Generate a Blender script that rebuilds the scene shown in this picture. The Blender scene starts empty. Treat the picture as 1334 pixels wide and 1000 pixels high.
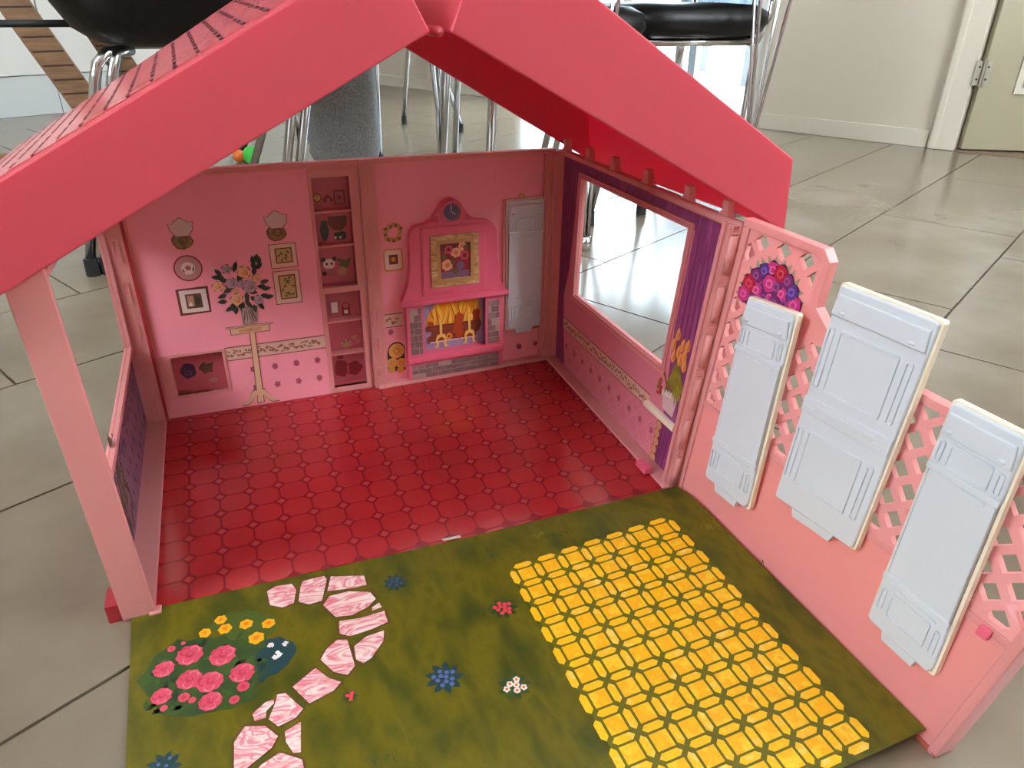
import bpy, bmesh, math, random
from mathutils import Vector, Matrix
from mathutils.geometry import tessellate_polygon
random.seed(7)
R = math.radians
scn = bpy.context.scene
COL = scn.collection

# ------------------------------------------------------------------ camera
# world frame = the doll house: x along its back wall, y into the picture, z up, metres
PITCH, ROLL, YAW = R(28.0), R(0.5), R(21.6)
CAM = Vector((0.1192, -0.8973, 0.478))
fw = Vector((0, math.cos(PITCH), -math.sin(PITCH))); rt = Vector((1, 0, 0)); up = rt.cross(fw)
r2 = rt * math.cos(ROLL) + up * math.sin(ROLL); u2 = up * math.cos(ROLL) - rt * math.sin(ROLL)
ry = Matrix.Rotation(-YAW, 3, 'Z')
r2, u2, fw = ry @ r2, ry @ u2, ry @ fw
cd = bpy.data.cameras.new('camera'); cam = bpy.data.objects.new('camera', cd); COL.objects.link(cam)
m3 = Matrix((r2, u2, -fw)).transposed()
cam.matrix_world = Matrix.Translation(CAM) @ m3.to_4x4()
cd.sensor_width = 36; cd.lens = 940.0 / 1334 * 36; cd.clip_start = 0.02; cd.clip_end = 200
scn.camera = cam

# ------------------------------------------------------------------ sky, lights, exposure
w = bpy.data.worlds.new('sky'); scn.world = w; w.use_nodes = True
bg = w.node_tree.nodes['Background']; bg.inputs[0].default_value = (0.84, 0.92, 1.0, 1); bg.inputs[1].default_value = 15.0
scn.view_settings.view_transform = 'Standard'; scn.view_settings.look = 'None'
scn.view_settings.gamma = 1; scn.view_settings.use_curve_mapping = False
scn.view_settings.exposure = 0.55

UA = Vector((0.8883, 0.4593, 0)); UB = Vector((-0.4593, 0.8883, 0))     # axes of the real room
ANG = math.atan2(UA.y, UA.x)
def AB(a, b, z=0.0): return UA * a + UB * b + Vector((0, 0, z))

# ------------------------------------------------------------------ materials
def lin(c):
    f = lambda v: v / 12.92 if v <= 0.04045 else ((v + 0.055) / 1.055) ** 2.4
    return (f(c[0] / 255), f(c[1] / 255), f(c[2] / 255), 1)
MATS = {}
def mat(name, col, rough=0.5, col2=None, scale=8.0, trans=0.0, tcol=None, metal=0.0, bump=0.0, coat=0.0, spec=0.5, stretch=None, contrast=(0.35, 0.65), detail=3, bscale=None, world=False, distort=0.0):
    if name in MATS: return MATS[name]
    m = bpy.data.materials.new(name); m.use_nodes = True; nt = m.node_tree; N = nt.nodes; L = nt.links
    b = N['Principled BSDF']; out = N['Material Output']
    b.inputs['Base Color'].default_value = lin(col); b.inputs['Roughness'].default_value = rough
    b.inputs['Metallic'].default_value = metal; b.inputs['Specular IOR Level'].default_value = spec
    if coat: b.inputs['Coat Weight'].default_value = coat; b.inputs['Coat Roughness'].default_value = 0.08
    vec = None
    if col2 or bump:
        if world:
            g = N.new('ShaderNodeNewGeometry'); vec = g.outputs['Position']
        else:
            tc = N.new('ShaderNodeTexCoord'); vec = tc.outputs['Object']
        if stretch:
            mp = N.new('ShaderNodeMapping'); mp.inputs['Scale'].default_value = stretch
            L.new(vec, mp.inputs['Vector']); vec = mp.outputs[0]
    colout = None
    if col2:
        n = N.new('ShaderNodeTexNoise'); n.inputs['Scale'].default_value = scale; n.inputs['Detail'].default_value = detail
        n.inputs['Distortion'].default_value = distort
        L.new(vec, n.inputs['Vector'])
        cr = N.new('ShaderNodeValToRGB'); cr.color_ramp.elements[0].position = contrast[0]; cr.color_ramp.elements[1].position = contrast[1]
        cols = [col, col2] if not isinstance(col2, list) else [col] + col2
        cr.color_ramp.elements[0].color = lin(cols[0]); cr.color_ramp.elements[1].color = lin(cols[-1])
        for i, c in enumerate(cols[1:-1]):
            e = cr.color_ramp.elements.new(contrast[0] + (contrast[1] - contrast[0]) * (i + 1) / (len(cols) - 1)); e.color = lin(c)
        L.new(n.outputs['Fac'], cr.inputs[0]); L.new(cr.outputs[0], b.inputs['Base Color']); colout = cr.outputs[0]
    if bump:
        n2 = N.new('ShaderNodeTexNoise'); n2.inputs['Scale'].default_value = bscale or scale; n2.inputs['Detail'].default_value = 4
        L.new(vec, n2.inputs['Vector'])
        bp = N.new('ShaderNodeBump'); bp.inputs['Strength'].default_value = bump; bp.inputs['Distance'].default_value = 0.01
        L.new(n2.outputs['Fac'], bp.inputs['Height']); L.new(bp.outputs[0], b.inputs['Normal'])
    if trans:
        t = N.new('ShaderNodeBsdfTranslucent'); t.inputs[0].default_value = lin(tcol or col)
        mx = N.new('ShaderNodeMixShader'); mx.inputs[0].default_value = trans
        L.new(b.outputs[0], mx.inputs[1]); L.new(t.outputs[0], mx.inputs[2]); L.new(mx.outputs[0], out.inputs[0])
    MATS[name] = m
    return m
def glass(name, tint=(235, 242, 245), refl=0.08):
    m = bpy.data.materials.new(name); m.use_nodes = True; nt = m.node_tree; N = nt.nodes; L = nt.links
    N.remove(N['Principled BSDF'])
    t = N.new('ShaderNodeBsdfTransparent'); t.inputs[0].default_value = lin(tint)
    g = N.new('ShaderNodeBsdfGlossy'); g.inputs['Roughness'].default_value = 0.02
    mx = N.new('ShaderNodeMixShader'); mx.inputs[0].default_value = refl
    L.new(t.outputs[0], mx.inputs[1]); L.new(g.outputs[0], mx.inputs[2]); L.new(mx.outputs[0], N['Material Output'].inputs[0])
    MATS[name] = m
    return m

PINK = mat('pale_pink_plastic', (236, 164, 161), 0.32, trans=0.28, tcol=(255, 150, 130))
ROOF = mat('rose_red_plastic', (222, 92, 106), 0.38, trans=0.36, tcol=(255, 84, 128))
ROOFT = mat('rose_shingle_plastic', (214, 96, 104), 0.22)
HOTP = mat('bright_pink_plastic', (238, 104, 132), 0.3, trans=0.1)
WHITE = mat('white_plastic', (205, 210, 216), 0.3)
CREAM = mat('yellowed_white_plastic', (236, 222, 196), 0.35)
REDP = mat('dark_red_plastic', (170, 40, 50), 0.4)
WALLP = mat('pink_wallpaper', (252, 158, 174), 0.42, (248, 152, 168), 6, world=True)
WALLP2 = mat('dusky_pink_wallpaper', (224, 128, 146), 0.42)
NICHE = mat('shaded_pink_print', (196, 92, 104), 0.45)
BORD = mat('border_cream', (222, 180, 158), 0.5)
BORDM = mat('border_motif_brown', (150, 92, 68), 0.5)
BORDL = mat('border_edge_line', (150, 70, 74), 0.5)
ROSET = mat('rosette_mauve', (172, 84, 100), 0.5)
TREL = mat('trellis_pale', (238, 158, 164), 0.5)

# ------------------------------------------------------------------ mesh helpers
class MB:
    def __init__(s): s.v = []; s.f = []; s.m = []
    def add(s, vs, fs, mi=0):
        o = len(s.v); s.v += [Vector(p) for p in vs]
        for f in fs: s.f.append([i + o for i in f]); s.m.append(mi)
    def box(s, x0, x1, y0, y1, z0, z1, mi=0):
        vs = [(x0, y0, z0), (x1, y0, z0), (x1, y1, z0), (x0, y1, z0), (x0, y0, z1), (x1, y0, z1), (x1, y1, z1), (x0, y1, z1)]
        s.add(vs, [(3, 2, 1, 0), (4, 5, 6, 7), (0, 1, 5, 4), (1, 2, 6, 5), (2, 3, 7, 6), (3, 0, 4, 7)], mi)
    def plate(s, outer, w0, w1, holes=(), mi=0):
        def area(p): return sum(p[i][0] * p[(i + 1) % len(p)][1] - p[(i + 1) % len(p)][0] * p[i][1] for i in range(len(p)))
        outer = list(outer); 
        if area(outer) < 0: outer.reverse()
        hs = []
        for h in holes:
            h = list(h)
            if area(h) > 0: h.reverse()
            hs.append(h)
        loops = [outer] + hs
        n = sum(len(l) for l in loops); flat = [p for l in loops for p in l]
        if not hs:
            tris = [tuple(range(n))]
        else:
            tris = []
            for t in tessellate_polygon([[Vector((p[0], p[1], 0)) for p in l] for l in loops]):
                a, b, c = (flat[i] for i in t)
                cr = (b[0] - a[0]) * (c[1] - a[1]) - (c[0] - a[0]) * (b[1] - a[1])
                if abs(cr) < 1e-9: continue
                tris.append(tuple(t) if cr > 0 else (t[0], t[2], t[1]))
        fs = [t for t in tris] + [tuple(i + n for i in reversed(t)) for t in tris]
        o = 0
        for l in loops:
            k = len(l)
            for i in range(k):
                j = (i + 1) % k
                fs.append((o + j, o + i, o + i + n, o + j + n))
            o += k
        s.add([(p[0], p[1], w1) for p in flat] + [(p[0], p[1], w0) for p in flat], fs, mi)
    def tube(s, path, r, n=8, caps=True, mi=0):
        path = [Vector(p) for p in path]; rs = r if isinstance(r, (list, tuple)) else [r] * len(path)
        prev = None; rings = []; o = len(s.v)
        for i, p in enumerate(path):
            a = path[max(i - 1, 0)]; b = path[min(i + 1, len(path) - 1)]
            d = (b - a).normalized()
            if prev is None: x = d.orthogonal().normalized()
            else:
                x = prev - d * prev.dot(d); x = x.normalized() if x.length > 1e-6 else d.orthogonal().normalized()
            prev = x; y = d.cross(x)
            for k in range(n):
                t = 2 * math.pi * k / n; s.v.append(p + (x * math.cos(t) + y * math.sin(t)) * rs[i])
        for i in range(len(path) - 1):
            for k in range(n):
                s.f.append([o + i * n + k, o + i * n + (k + 1) % n, o + (i + 1) * n + (k + 1) % n, o + (i + 1) * n + k]); s.m.append(mi)
        if caps:
            s.f.append([o + k for k in reversed(range(n))]); s.m.append(mi)
            s.f.append([o + (len(path) - 1) * n + k for k in range(n)]); s.m.append(mi)
    def rings(s, rings, mi=0, caps=True):
        o = len(s.v); n = len(rings[0])
        for rg in rings: s.v += [Vector(p) for p in rg]
        for i in range(len(rings) - 1):
            for k in range(n):
                s.f.append([o + i * n + k, o + i * n + (k + 1) % n, o + (i + 1) * n + (k + 1) % n, o + (i + 1) * n + k]); s.m.append(mi)
        if caps:
            s.f.append([o + k for k in reversed(range(n))]); s.m.append(mi)
            s.f.append([o + (len(rings) - 1) * n + k for k in range(n)]); s.m.append(mi)
    def mesh(s, name, mats, fn=None, smooth=False):
        me = bpy.data.meshes.new(name)
        big = isinstance(fn, Patch) and max(max(p[k] for p in s.v) - min(p[k] for p in s.v) for k in (0, 1)) > 30
        me.from_pydata([tuple(fn(p)) if fn and not big else tuple(p) for p in s.v], [], s.f)
        for m in (mats if isinstance(mats, (list, tuple)) else [mats]): me.materials.append(m)
        for p, mi in zip(me.polygons, s.m): p.material_index = mi; p.use_smooth = smooth
        bm = bmesh.new(); bm.from_mesh(me)
        if big:     # follow the warp of the wall
            bmesh.ops.triangulate(bm, faces=[f for f in bm.faces if len(f.verts) > 4])
            for it in range(5):
                es = [e for e in bm.edges if e.calc_length() > 24]
                if not es: break
                bmesh.ops.subdivide_edges(bm, edges=es, cuts=1, use_grid_fill=True)
                bmesh.ops.triangulate(bm, faces=[f for f in bm.faces if len(f.verts) > 4])
            for v in bm.verts: v.co = fn(v.co)
        bmesh.ops.recalc_face_normals(bm, faces=bm.faces); bm.to_mesh(me); bm.free()
        return me
    def build(s, name, mats, parent=None, fn=None, smooth=False, bevel=0, seg=2, loc=None):
        return link(name, s.mesh(name, mats, fn, smooth), parent, bevel, seg, loc)
def link(name, me, parent=None, bevel=0, seg=2, loc=None, rotz=0):
    o = bpy.data.objects.new(name, me); COL.objects.link(o)
    if loc is not None: o.location = loc
    if rotz: o.rotation_euler = (0, 0, rotz)
    if parent is not None:
        o.parent = parent
        o.matrix_parent_inverse = Matrix.Translation(-WL.get(parent.name, Vector((0, 0, 0))))
    WL[o.name] = o.location.copy()
    if bevel:
        b = o.modifiers.new('bevel', 'BEVEL'); b.width = bevel; b.segments = seg; b.limit_method = 'ANGLE'; b.angle_limit = R(40)
        b.harden_normals = False
        for p in me.polygons: p.use_smooth = True
        w_ = o.modifiers.new('normals', 'WEIGHTED_NORMAL'); w_.keep_sharp = True
    return o
WL = {}      # where each object stands, for parenting
def empty(name, loc): 
    o = bpy.data.objects.new(name, None); COL.objects.link(o); o.location = loc; WL[o.name] = Vector(loc); o.empty_display_size = 0.02; return o
def tag(o, label=None, cat=None, group=None, kind=None):
    if label: o['label'] = label
    if cat: o['category'] = cat
    if group: o['group'] = group
    if kind: o['kind'] = kind
    return o

def rect(x0, x1, y0, y1): return [(x0, y0), (x1, y0), (x1, y1), (x0, y1)]
def rrect(x0, x1, y0, y1, r, n=4):
    out = []
    for cx, cy, a in ((x1 - r, y0 + r, -90), (x1 - r, y1 - r, 0), (x0 + r, y1 - r, 90), (x0 + r, y0 + r, 180)):
        for i in range(n + 1):
            t = R(a + 90 * i / n); out.append((cx + r * math.cos(t), cy + r * math.sin(t)))
    return out
def circ(cx, cy, r, n=20, ry=None): return [(cx + r * math.cos(2 * math.pi * i / n), cy + (ry or r) * math.sin(2 * math.pi * i / n)) for i in range(n)]
def blob(cx, cy, r, n=14, amp=0.18, lob=5, ph=None, ry=None):
    ph = random.random() * 6 if ph is None else ph
    return [(cx + r * (1 - amp + amp * math.cos(lob * t + ph) + random.uniform(-.05, .05)) * math.cos(t), cy + (ry or r) * (1 - amp + amp * math.cos(lob * t + ph) + random.uniform(-.05, .05)) * math.sin(t)) for t in [2 * math.pi * i / n for i in range(n)]]
def leaf(cx, cy, ang, ln, wd):
    c, s = math.cos(ang), math.sin(ang)
    pts = [(-.5, 0), (-.2, .45), (.15, .4), (.5, 0), (.15, -.4), (-.2, -.45)]
    return [(cx + c * x * ln - s * y * wd, cy + s * x * ln + c * y * wd) for x, y in pts]
def clip(poly, reg):
    """convex clip (Sutherland-Hodgman), region counter-clockwise"""
    out = list(poly)
    for i in range(len(reg)):
        a, b = reg[i], reg[(i + 1) % len(reg)]
        ins = lambda p: (b[0] - a[0]) * (p[1] - a[1]) - (b[1] - a[1]) * (p[0] - a[0]) >= 0
        src, out = out, []
        for j in range(len(src)):
            p, q = src[j - 1], src[j]
            if ins(p) != ins(q):
                d1 = (b[0] - a[0]) * (p[1] - a[1]) - (b[1] - a[1]) * (p[0] - a[0]); d2 = (b[0] - a[0]) * (q[1] - a[1]) - (b[1] - a[1]) * (q[0] - a[0])
                t = d1 / (d1 - d2); out.append((p[0] + (q[0] - p[0]) * t, p[1] + (q[1] - p[1]) * t))
            if ins(q): out.append(q)
        if not out: return []
    return out
def parea(p): return abs(sum(p[i][0] * p[(i + 1) % len(p)][1] - p[(i + 1) % len(p)][0] * p[i][1] for i in range(len(p)))) / 2

class Patch:
    """a slightly warped wall: (u along, v up, w towards the room) in mm -> world metres"""
    def __init__(s, b0, b1, t0, t1, n):
        s.b0, s.b1, s.t0, s.t1 = [Vector(p) for p in (b0, b1, t0, t1)]
        s.L = (s.b1 - s.b0).length; s.H = (s.t0 - s.b0).length; s.n = Vector(n)
    def __call__(s, p):
        u = p[0] * .001 / s.L; v = p[1] * .001 / s.H
        return (1 - v) * ((1 - u) * s.b0 + u * s.b1) + v * ((1 - u) * s.t0 + u * s.t1) + s.n * (p[2] * .001)
T = .304
SHELF = Patch((0, 0, 0), (.264, -.006, 0), (0, .025, T), (.272, .018, T), (0, -1, 0))
FIRE = Patch((.267, -.007, 0), (.527, -.003, 0), (.275, .018, T), (.533, .006, T), (0, -1, 0))
RS = Patch((.542, -.005, 0), (.532, -.345, 0), (.546, .0, .3), (.546, -.368, .3), (-1, 0, 0))
LS = Patch((-.022, 0, 0), (-.022, -.352, 0), (-.022, .022, T), (-.022, -.368, T), (1, 0, 0))
LAT = Patch((.533, -.357, 0), (.527, -.700, 0), (.545, -.385, T), (.550, -.740, T), (-1, 0, 0))

#@@ROOM
# ------------------------------------------------------------------ the real room
FLOORT = mat('beige_porcelain_tile', (113, 99, 82), 0.19, [(124, 110, 92), (134, 121, 105)], 5, world=True, bump=0.015, bscale=60, detail=6, contrast=(.3, .7), spec=.85)
GROUT = mat('dark_grout', (78, 66, 52), 0.9)
WALLM = mat('off_white_wall_paint', (198, 188, 172), 0.6)
TRIMM = mat('white_gloss_trim', (204, 196, 180), 0.35)
DOORM = mat('cream_door_paint', (158, 150, 124), 0.4)
CABM = mat('white_cabinet_laminate', (226, 220, 212), 0.4)
PLINM = mat('pale_plinth', (212, 212, 208), 0.45)
CEILM = mat('ceiling_paint', (244, 243, 240), 0.8)
SLABM = mat('terrace_paving', (215, 212, 208), 0.8, (190, 188, 186), 3, world=True)
CHROME = mat('chrome', (210, 210, 212), 0.12, metal=1.0)
BLACKL = mat('black_leather', (7, 6, 6), 0.42, bump=0.1, scale=80, spec=.3)
RUBBER = mat('black_rubber', (18, 18, 19), 0.6)
GLASS = glass('window_glass', refl=0.05)
FROST = mat('door_glass', (150, 150, 140), 0.15)

m = MB(); m.box(-2.2, 2.9, -2.1, 3.2, -.06, -.0025)
floor = m.build('floor', GROUT, fn=lambda p: AB(p[0], p[1], p[2])); tag(floor, 'beige stone-look tiled floor under the doll house', kind='structure')
tm = MB(); tm.box(-.2982, .2982, -.1492, .1492, -.006, 0)
tme = tm.mesh('floor_tile', FLOORT)
for k in range(-4, 13):
    b = -.655 + .302 * k + .151
    a0 = 1.107 + .2 * k
    a0 -= .6 * math.floor((a0 + 2.0) / .6)
    for j in range(9):
        a = a0 + .6 * j + .3 
        lo, hi = a - .2982, a + .2982
        blo, bhi = b - .1492, b + .1492
        if bhi > 3.04 or b < -1.9: 
            if blo > 3.03 or b < -1.9: continue
        if lo > 2.83: continue
        if hi > 2.85 or bhi > 3.04:
            c = MB(); c.box(-.2982, min(.2982, 2.85 - a), -.1492, min(.1492, 3.04 - b), -.006, 0); me = c.mesh('floor_tile', FLOORT)
        else: me = tme
        link('floor_tile', me, floor, loc=AB(a, b), rotz=ANG)

f_ab = lambda p: AB(p[0], p[1], p[2])
# far wall: plain wall right of the terrace door, low wall left of it
m = MB(); m.box(2.85, 3.0, -.19, .53, -.05, 2.5); m.box(2.85, 3.0, -2.1, -1.12, -.05, 2.5); m.box(2.85, 3.0, -1.12, -.19, 2.08, 2.5); m.box(2.85, 3.0, .53, 1.9, 2.25, 2.5); m.box(2.85, 3.0, 1.9, 3.3, -.05, 2.5)
wf = m.build('wall_back', WALLM, fn=f_ab); tag(wf, 'off-white painted wall with the terrace door and hall door', kind='structure')
m = MB(); m.box(2.836, 2.85, -.165, .53, 0, .062)
tag(m.build('baseboard_back', TRIMM, fn=f_ab, bevel=.002), 'low white baseboard along the far wall', kind='structure')
m = MB(); m.box(2.832, 2.852, 1.9, 2.5, 0, .06); m.box(2.832, 2.852, 2.56, 3.04, 0, .06); m.box(2.825, 2.855, 2.5, 2.56, 0, 2.1)
tag(m.build('baseboard_corner', TRIMM, fn=f_ab, bevel=.002), 'baseboard and white post left of the terrace door', kind='structure')
m = MB(); m.box(-2.3, 3.0, 3.2, 3.3, -.05, 2.5)
tag(m.build('wall_left', WALLM, fn=f_ab), 'wall above the kitchen cabinets', kind='structure')
m = MB(); m.box(-2.3, -2.2, -2.1, 3.3, -.05, 1.2); m.box(-2.3, -2.2, -2.1, 3.3, 2.3, 2.5); m.box(-2.3, -2.2, -2.1, -.5, 1.2, 2.3); m.box(-2.3, -2.2, .7, 3.3, 1.2, 2.3)
tag(m.build('wall_rear', WALLM, fn=f_ab), 'wall behind the photographer with a window opening added to let in light', kind='structure')  # unseen opening, invented and sized to light the white panels and room
m = MB(); m.box(-2.3, 3.0, -2.2, -2.1, -.05, .8); m.box(-2.3, 3.0, -2.2, -2.1, 2.3, 2.5); m.box(1.9, 3.0, -2.2, -2.1, .8, 2.3); m.box(-2.3, .95, -2.2, -2.1, .8, 2.3)
tag(m.build('wall_right', WALLM, fn=f_ab), 'side wall right of the photographer with a window opening added to let in light', kind='structure')  # opening made up in this unseen wall to bring in side light
m = MB(); m.box(-2.3, 3.0, -2.2, 3.3, 2.5, 2.6)
tag(m.build('ceiling', CEILM, fn=f_ab), 'white ceiling', kind='structure')
# hall door, ajar away from us
m = MB()
for lo, hi, a0 in ((-.262, -.17, 2.83), (-1.2, -1.11, 2.83)): m.box(a0, 2.9, lo, hi, 0, 2.1)
m.box(2.83, 2.9, -1.2, -.17, 2.04, 2.13); m.box(2.822, 2.84, -.2, -.175, 0, 2.1)
dfm = m.build('trim_1', TRIMM, fn=f_ab, bevel=.004); tag(dfm, 'white door casing right of the far wall', kind='structure')
m = MB(); m.box(2.85, 2.95, -1.11, -.26, -.002, .004)
tag(m.build('trim_2', mat('threshold_wood', (120, 100, 78), .5), fn=f_ab), 'thin threshold strip under the hall door', kind='structure')
dd = Vector((math.sin(R(32)), -math.cos(R(32)), 0))     # door leaf direction in AB
def fdoor(p): 
    q = Vector((2.86, -.272, 0)) + dd * p[0] + Vector((dd.y, -dd.x, 0)) * p[2]
    return AB(q.x, q.y, p[1])
m = MB(); m.plate(rect(0, .82, .008, 2.03), -.02, .02, [rect(.13, .70, .215, 1.9)])
door = m.build('door_1', DOORM, fn=fdoor, bevel=.003); tag(door, 'cream hall door with a glazed panel, standing ajar', kind='structure')
m = MB(); m.plate(rect(.115, .715, .2, 1.915), .018, .028, [rect(.135, .695, .22, 1.895)]); m.build('glazing_bead', TRIMM, door, fn=fdoor)
m = MB(); m.plate(rect(.132, .698, .217, 1.898), -.004, .004); m.build('pane', FROST, door, fn=fdoor)
hw = mat('hinge_steel', (170, 165, 150), .35, metal=.7)
m = MB(); m.box(-.03, .022, .225, .305, .0205, .026); m.tube([(-.004, .22, .03), (-.004, .31, .03)], .007, 8); m.build('door_hinge', hw, door, fn=fdoor)
for hx, hy in ((-.018, .245), (-.018, .285), (.011, .245), (.011, .285)):
    m = MB(); m.plate(circ(hx, hy, .0035, 8), .026, .0275); m.build('screw', RUBBER, door, fn=fdoor)
# terrace door: sliding frames with panes
WFR = mat('white_window_frame', (225, 225, 222), .4)
m = MB(); m.box(2.86, 2.96, .53, 1.9, 0, .045); m.box(2.86, 2.96, .53, 1.9, 2.2, 2.25)
for b0, b1 in ((.53, .575), (1.2, 1.25), (1.855, 1.9)): m.box(2.86, 2.96, b0, b1, .045, 2.2)
win = m.build('window_1', WFR, fn=f_ab, bevel=.003); tag(win, 'wide glazed terrace door letting daylight in', kind='structure')
for b0, b1 in ((.575, 1.2), (1.25, 1.855)):
    m = MB(); m.box(2.905, 2.911, b0, b1, .045, 2.2); m.build('pane', GLASS, win, fn=f_ab)
# hall behind the ajar door
m = MB(); m.box(3.0, 4.6, -1.7, -1.6, 0, 2.5); m.box(3.0, 4.6, -.1, 0, 0, 2.5); m.box(4.5, 4.6, -1.6, -.1, 0, 2.5); m.box(3.0, 4.6, -1.7, 0, 2.5, 2.6)
tag(m.build('wall_hall', WALLM, fn=f_ab), 'plain walls of the hall behind the ajar door', kind='structure')
m = MB(); m.box(2.9, 4.6, -1.7, 0, -.06, -.001)
tag(m.build('floor_hall', mat('hall_floor', (120, 104, 84), .4), fn=f_ab), 'floor of the hall behind the door', kind='structure')
# terrace
m = MB(); m.box(2.97, 14, -6, 9, -.2, -.03)
tag(m.build('terrace', SLABM, fn=f_ab), 'sunlit pale paving of the terrace outside', kind='structure')
MESHB = mat('blue_grey_mesh', (110, 130, 160), .7, (170, 185, 205), 260, contrast=(.45, .55), detail=0)
GREYM = mat('grey_aluminium', (96, 98, 100), .4)
def garden_chair(a, b, rz, label):
    t = empty('garden_chair', AB(a, b, -.03)); tag(t, label, 'chair', 'garden chairs on the terrace')
    c, s = math.cos(rz), math.sin(rz)
    def fn(p): q = AB(a, b, -.03 + p[2]); v = UA * (c * p[0] - s * p[1]) + UB * (s * p[0] + c * p[1]); return q + v
    m = MB(); m.box(-.24, .24, -.23, .23, .40, .43); m.build('seat', MESHB, t, fn)
    m = MB(); m.box(.2, .23, -.23, .23, .43, .9); m.build('backrest', MESHB, t, fn)
    for x, y in ((-.22, -.24), (-.22, .24), (.22, -.24), (.22, .24)):
        m = MB(); m.box(x - .02, x + .02, y - .02, y + .02, 0, .42 if x < 0 else .92); m.build('leg', GREYM, t, fn, bevel=.003)
    for y in (-.25, .25):
        m = MB(); m.box(-.24, .22, y - .02, y + .02, .60, .63); m.box(-.24, -.2, y - .015, y + .015, .42, .6); m.build('armrest', GREYM, t, fn)
garden_chair(3.55, 1.0, R(200), 'grey terrace chair with blue mesh seat just outside the glass')
garden_chair(6.4, 1.6, R(60), 'grey terrace chair standing far out on the paving')
t = empty('garden_table', AB(5.2, 1.9, -.03)); tag(t, 'grey terrace table outside behind the mesh chair', 'table')
m = MB(); m.box(4.7, 5.7, 1.4, 2.3, .68, .71); m.build('tabletop', GREYM, t, f_ab)
for a, b in ((4.75, 1.45), (5.65, 1.45), (4.75, 2.25), (5.65, 2.25)):
    m = MB(); m.box(a - .03, a + .03, b - .03, b + .03, -.03, .68); m.build('leg', GREYM, t, f_ab)

# kitchen cabinets on the left
for i, (a0, a1) in enumerate(((.39, .987), (.99, 1.587), (1.59, 2.2))):
    t = empty('kitchen_cabinet', AB((a0 + a1) / 2, 3.04, 0))
    tag(t, ['white kitchen cabinet behind the grooved high chair upright at the left edge', 'white kitchen cabinet right of the door seam, behind the twin-legged black chair', 'white kitchen cabinet farthest right in the row, behind the pink roof'][i], 'cabinet', 'base cabinets along the left wall')
    m = MB(); m.box(a0, a1, 3.062, 3.198, .1655, .88); m.build('body', CABM, t, f_ab)
    m = MB(); m.box(a0 + .0015, a1 - .0015, 3.04, 3.061, .168, .87); m.build('door', CABM, t, f_ab, bevel=.002)
    m = MB(); m.box(a0, a1, 3.05, 3.198, 0, .1652); m.build('plinth', PLINM, t, f_ab)
m = MB(); m.box(.39, 2.2, 3.02, 3.198, .881, .899)
tag(m.build('worktop', mat('worktop_grey', (120, 116, 110), .3), fn=f_ab), 'long kitchen worktop over the white cabinets', 'worktop')

# ------------------------------------------------------------------ chairs
def chair(name, feet, seat, half, label, twin=False, zs=.40, group='black leather chairs with chrome legs', facing=0.0, shell=False):
    cx, cy = seat; t = empty(name, (cx, cy, 0)); tag(t, label, 'chair', group)
    c, s = math.cos(facing), math.sin(facing)
    rot = lambda x, y, z: Vector((cx + c * x - s * y, cy + s * x + c * y, z))
    # seat: rounded pad with a crowned top
    m = MB(); rings = []
    for z, k in ((zs - .001, .62), (zs + .008, .76), (zs + .03, .88), (zs + .07, .97), (zs + .11, 1.0), (zs + .112, .94), (zs + .07, .8)) if shell else ((zs - .001, .80), (zs + .006, .93), (zs + .03, 1.0), (zs + .055, .97), (zs + .068, .85), (zs + .072, .5)):
        rg = []
        for i in range(28):
            a = 2 * math.pi * i / 28; ca, sa = math.cos(a), math.sin(a); e = .45
            rg.append(rot(half * k * math.copysign(abs(ca) ** e, ca), half * k * math.copysign(abs(sa) ** e, sa), z))
        rings.append(rg)
    m.rings(rings); m.build('seat', BLACKL, t, smooth=True)
    m = MB(); rings = []
    for i in range(9):
        z = zs + .08 + .42 * i / 8; rg = []
        for j in range(20):
            a = 2 * math.pi * j / 20; hw_ = half * (.95 - .25 * (i / 8) ** 3)
            rg.append(rot(hw_ * math.cos(a), half * .92 + .05 * i / 8 + .018 * math.sin(a) + .05 * (math.cos(a) ** 2 - 1), z))
        rings.append(rg)
    m.rings(rings); m.build('backrest', BLACKL, t, smooth=True)
    corners = [rot(x * half * (.68 if shell else .78), y * half * (.68 if shell else .78), zs - .012) for x, y in ((-1, -1), (1, -1), (1, 1), (-1, 1))]
    m = MB()
    for i in range(0 if not shell else 2, 4 if not shell else 3):
        m.tube([corners[i], corners[(i + 1) % 4]], .009, 8)
    for q in (corners[2], corners[3]): m.tube([q, Vector((q.x, q.y, zs + .05)) + rot(0, half * .14, 0) - rot(0, 0, 0), rot(0, 0, zs + .3) + (q - rot(0, 0, zs - .012)) * 1.12], .008, 8)
    m.build('frame', CHROME, t, smooth=True)
    cen = rot(0, 0, 0)
    for q, f in zip(corners, feet):
        f = Vector((f[0], f[1], 0)); 
        offs = [Vector((0, 0, 0))] if not twin or f.y > .9 else [Vector((-.013, 0, 0)), Vector((.013, .004, 0))]
        m = MB()
        for o in offs:
            d = (q - f); k = f + d * .9
            inn = (Vector((cen.x, cen.y, q.z)) - q).normalized() * .05
            m.tube([f + o + Vector((0, 0, .028)), k + o, f + d * .965 + o + inn * .08, q + o * .6 + inn * .35 + Vector((0, 0, .004)), q + inn * 1.2 + Vector((0, 0, .006))], .0095, 10)
        lg = m.build('leg', CHROME, t, smooth=True)
        m = MB()
        for o in offs: m.tube([f + o, f + o + Vector((0, 0, .034))], [.0135, .0125], 10)
        m.build('foot_cap', RUBBER, lg, smooth=False)
    return t
chL = chair('black_chair', [(-.133, .644), (.225, .70), (.16, 1.05), (-.19, .98)], (.13, .81), .25, 'black moulded chair on twin chrome legs above the roof at upper left', twin=True, shell=True)
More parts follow.
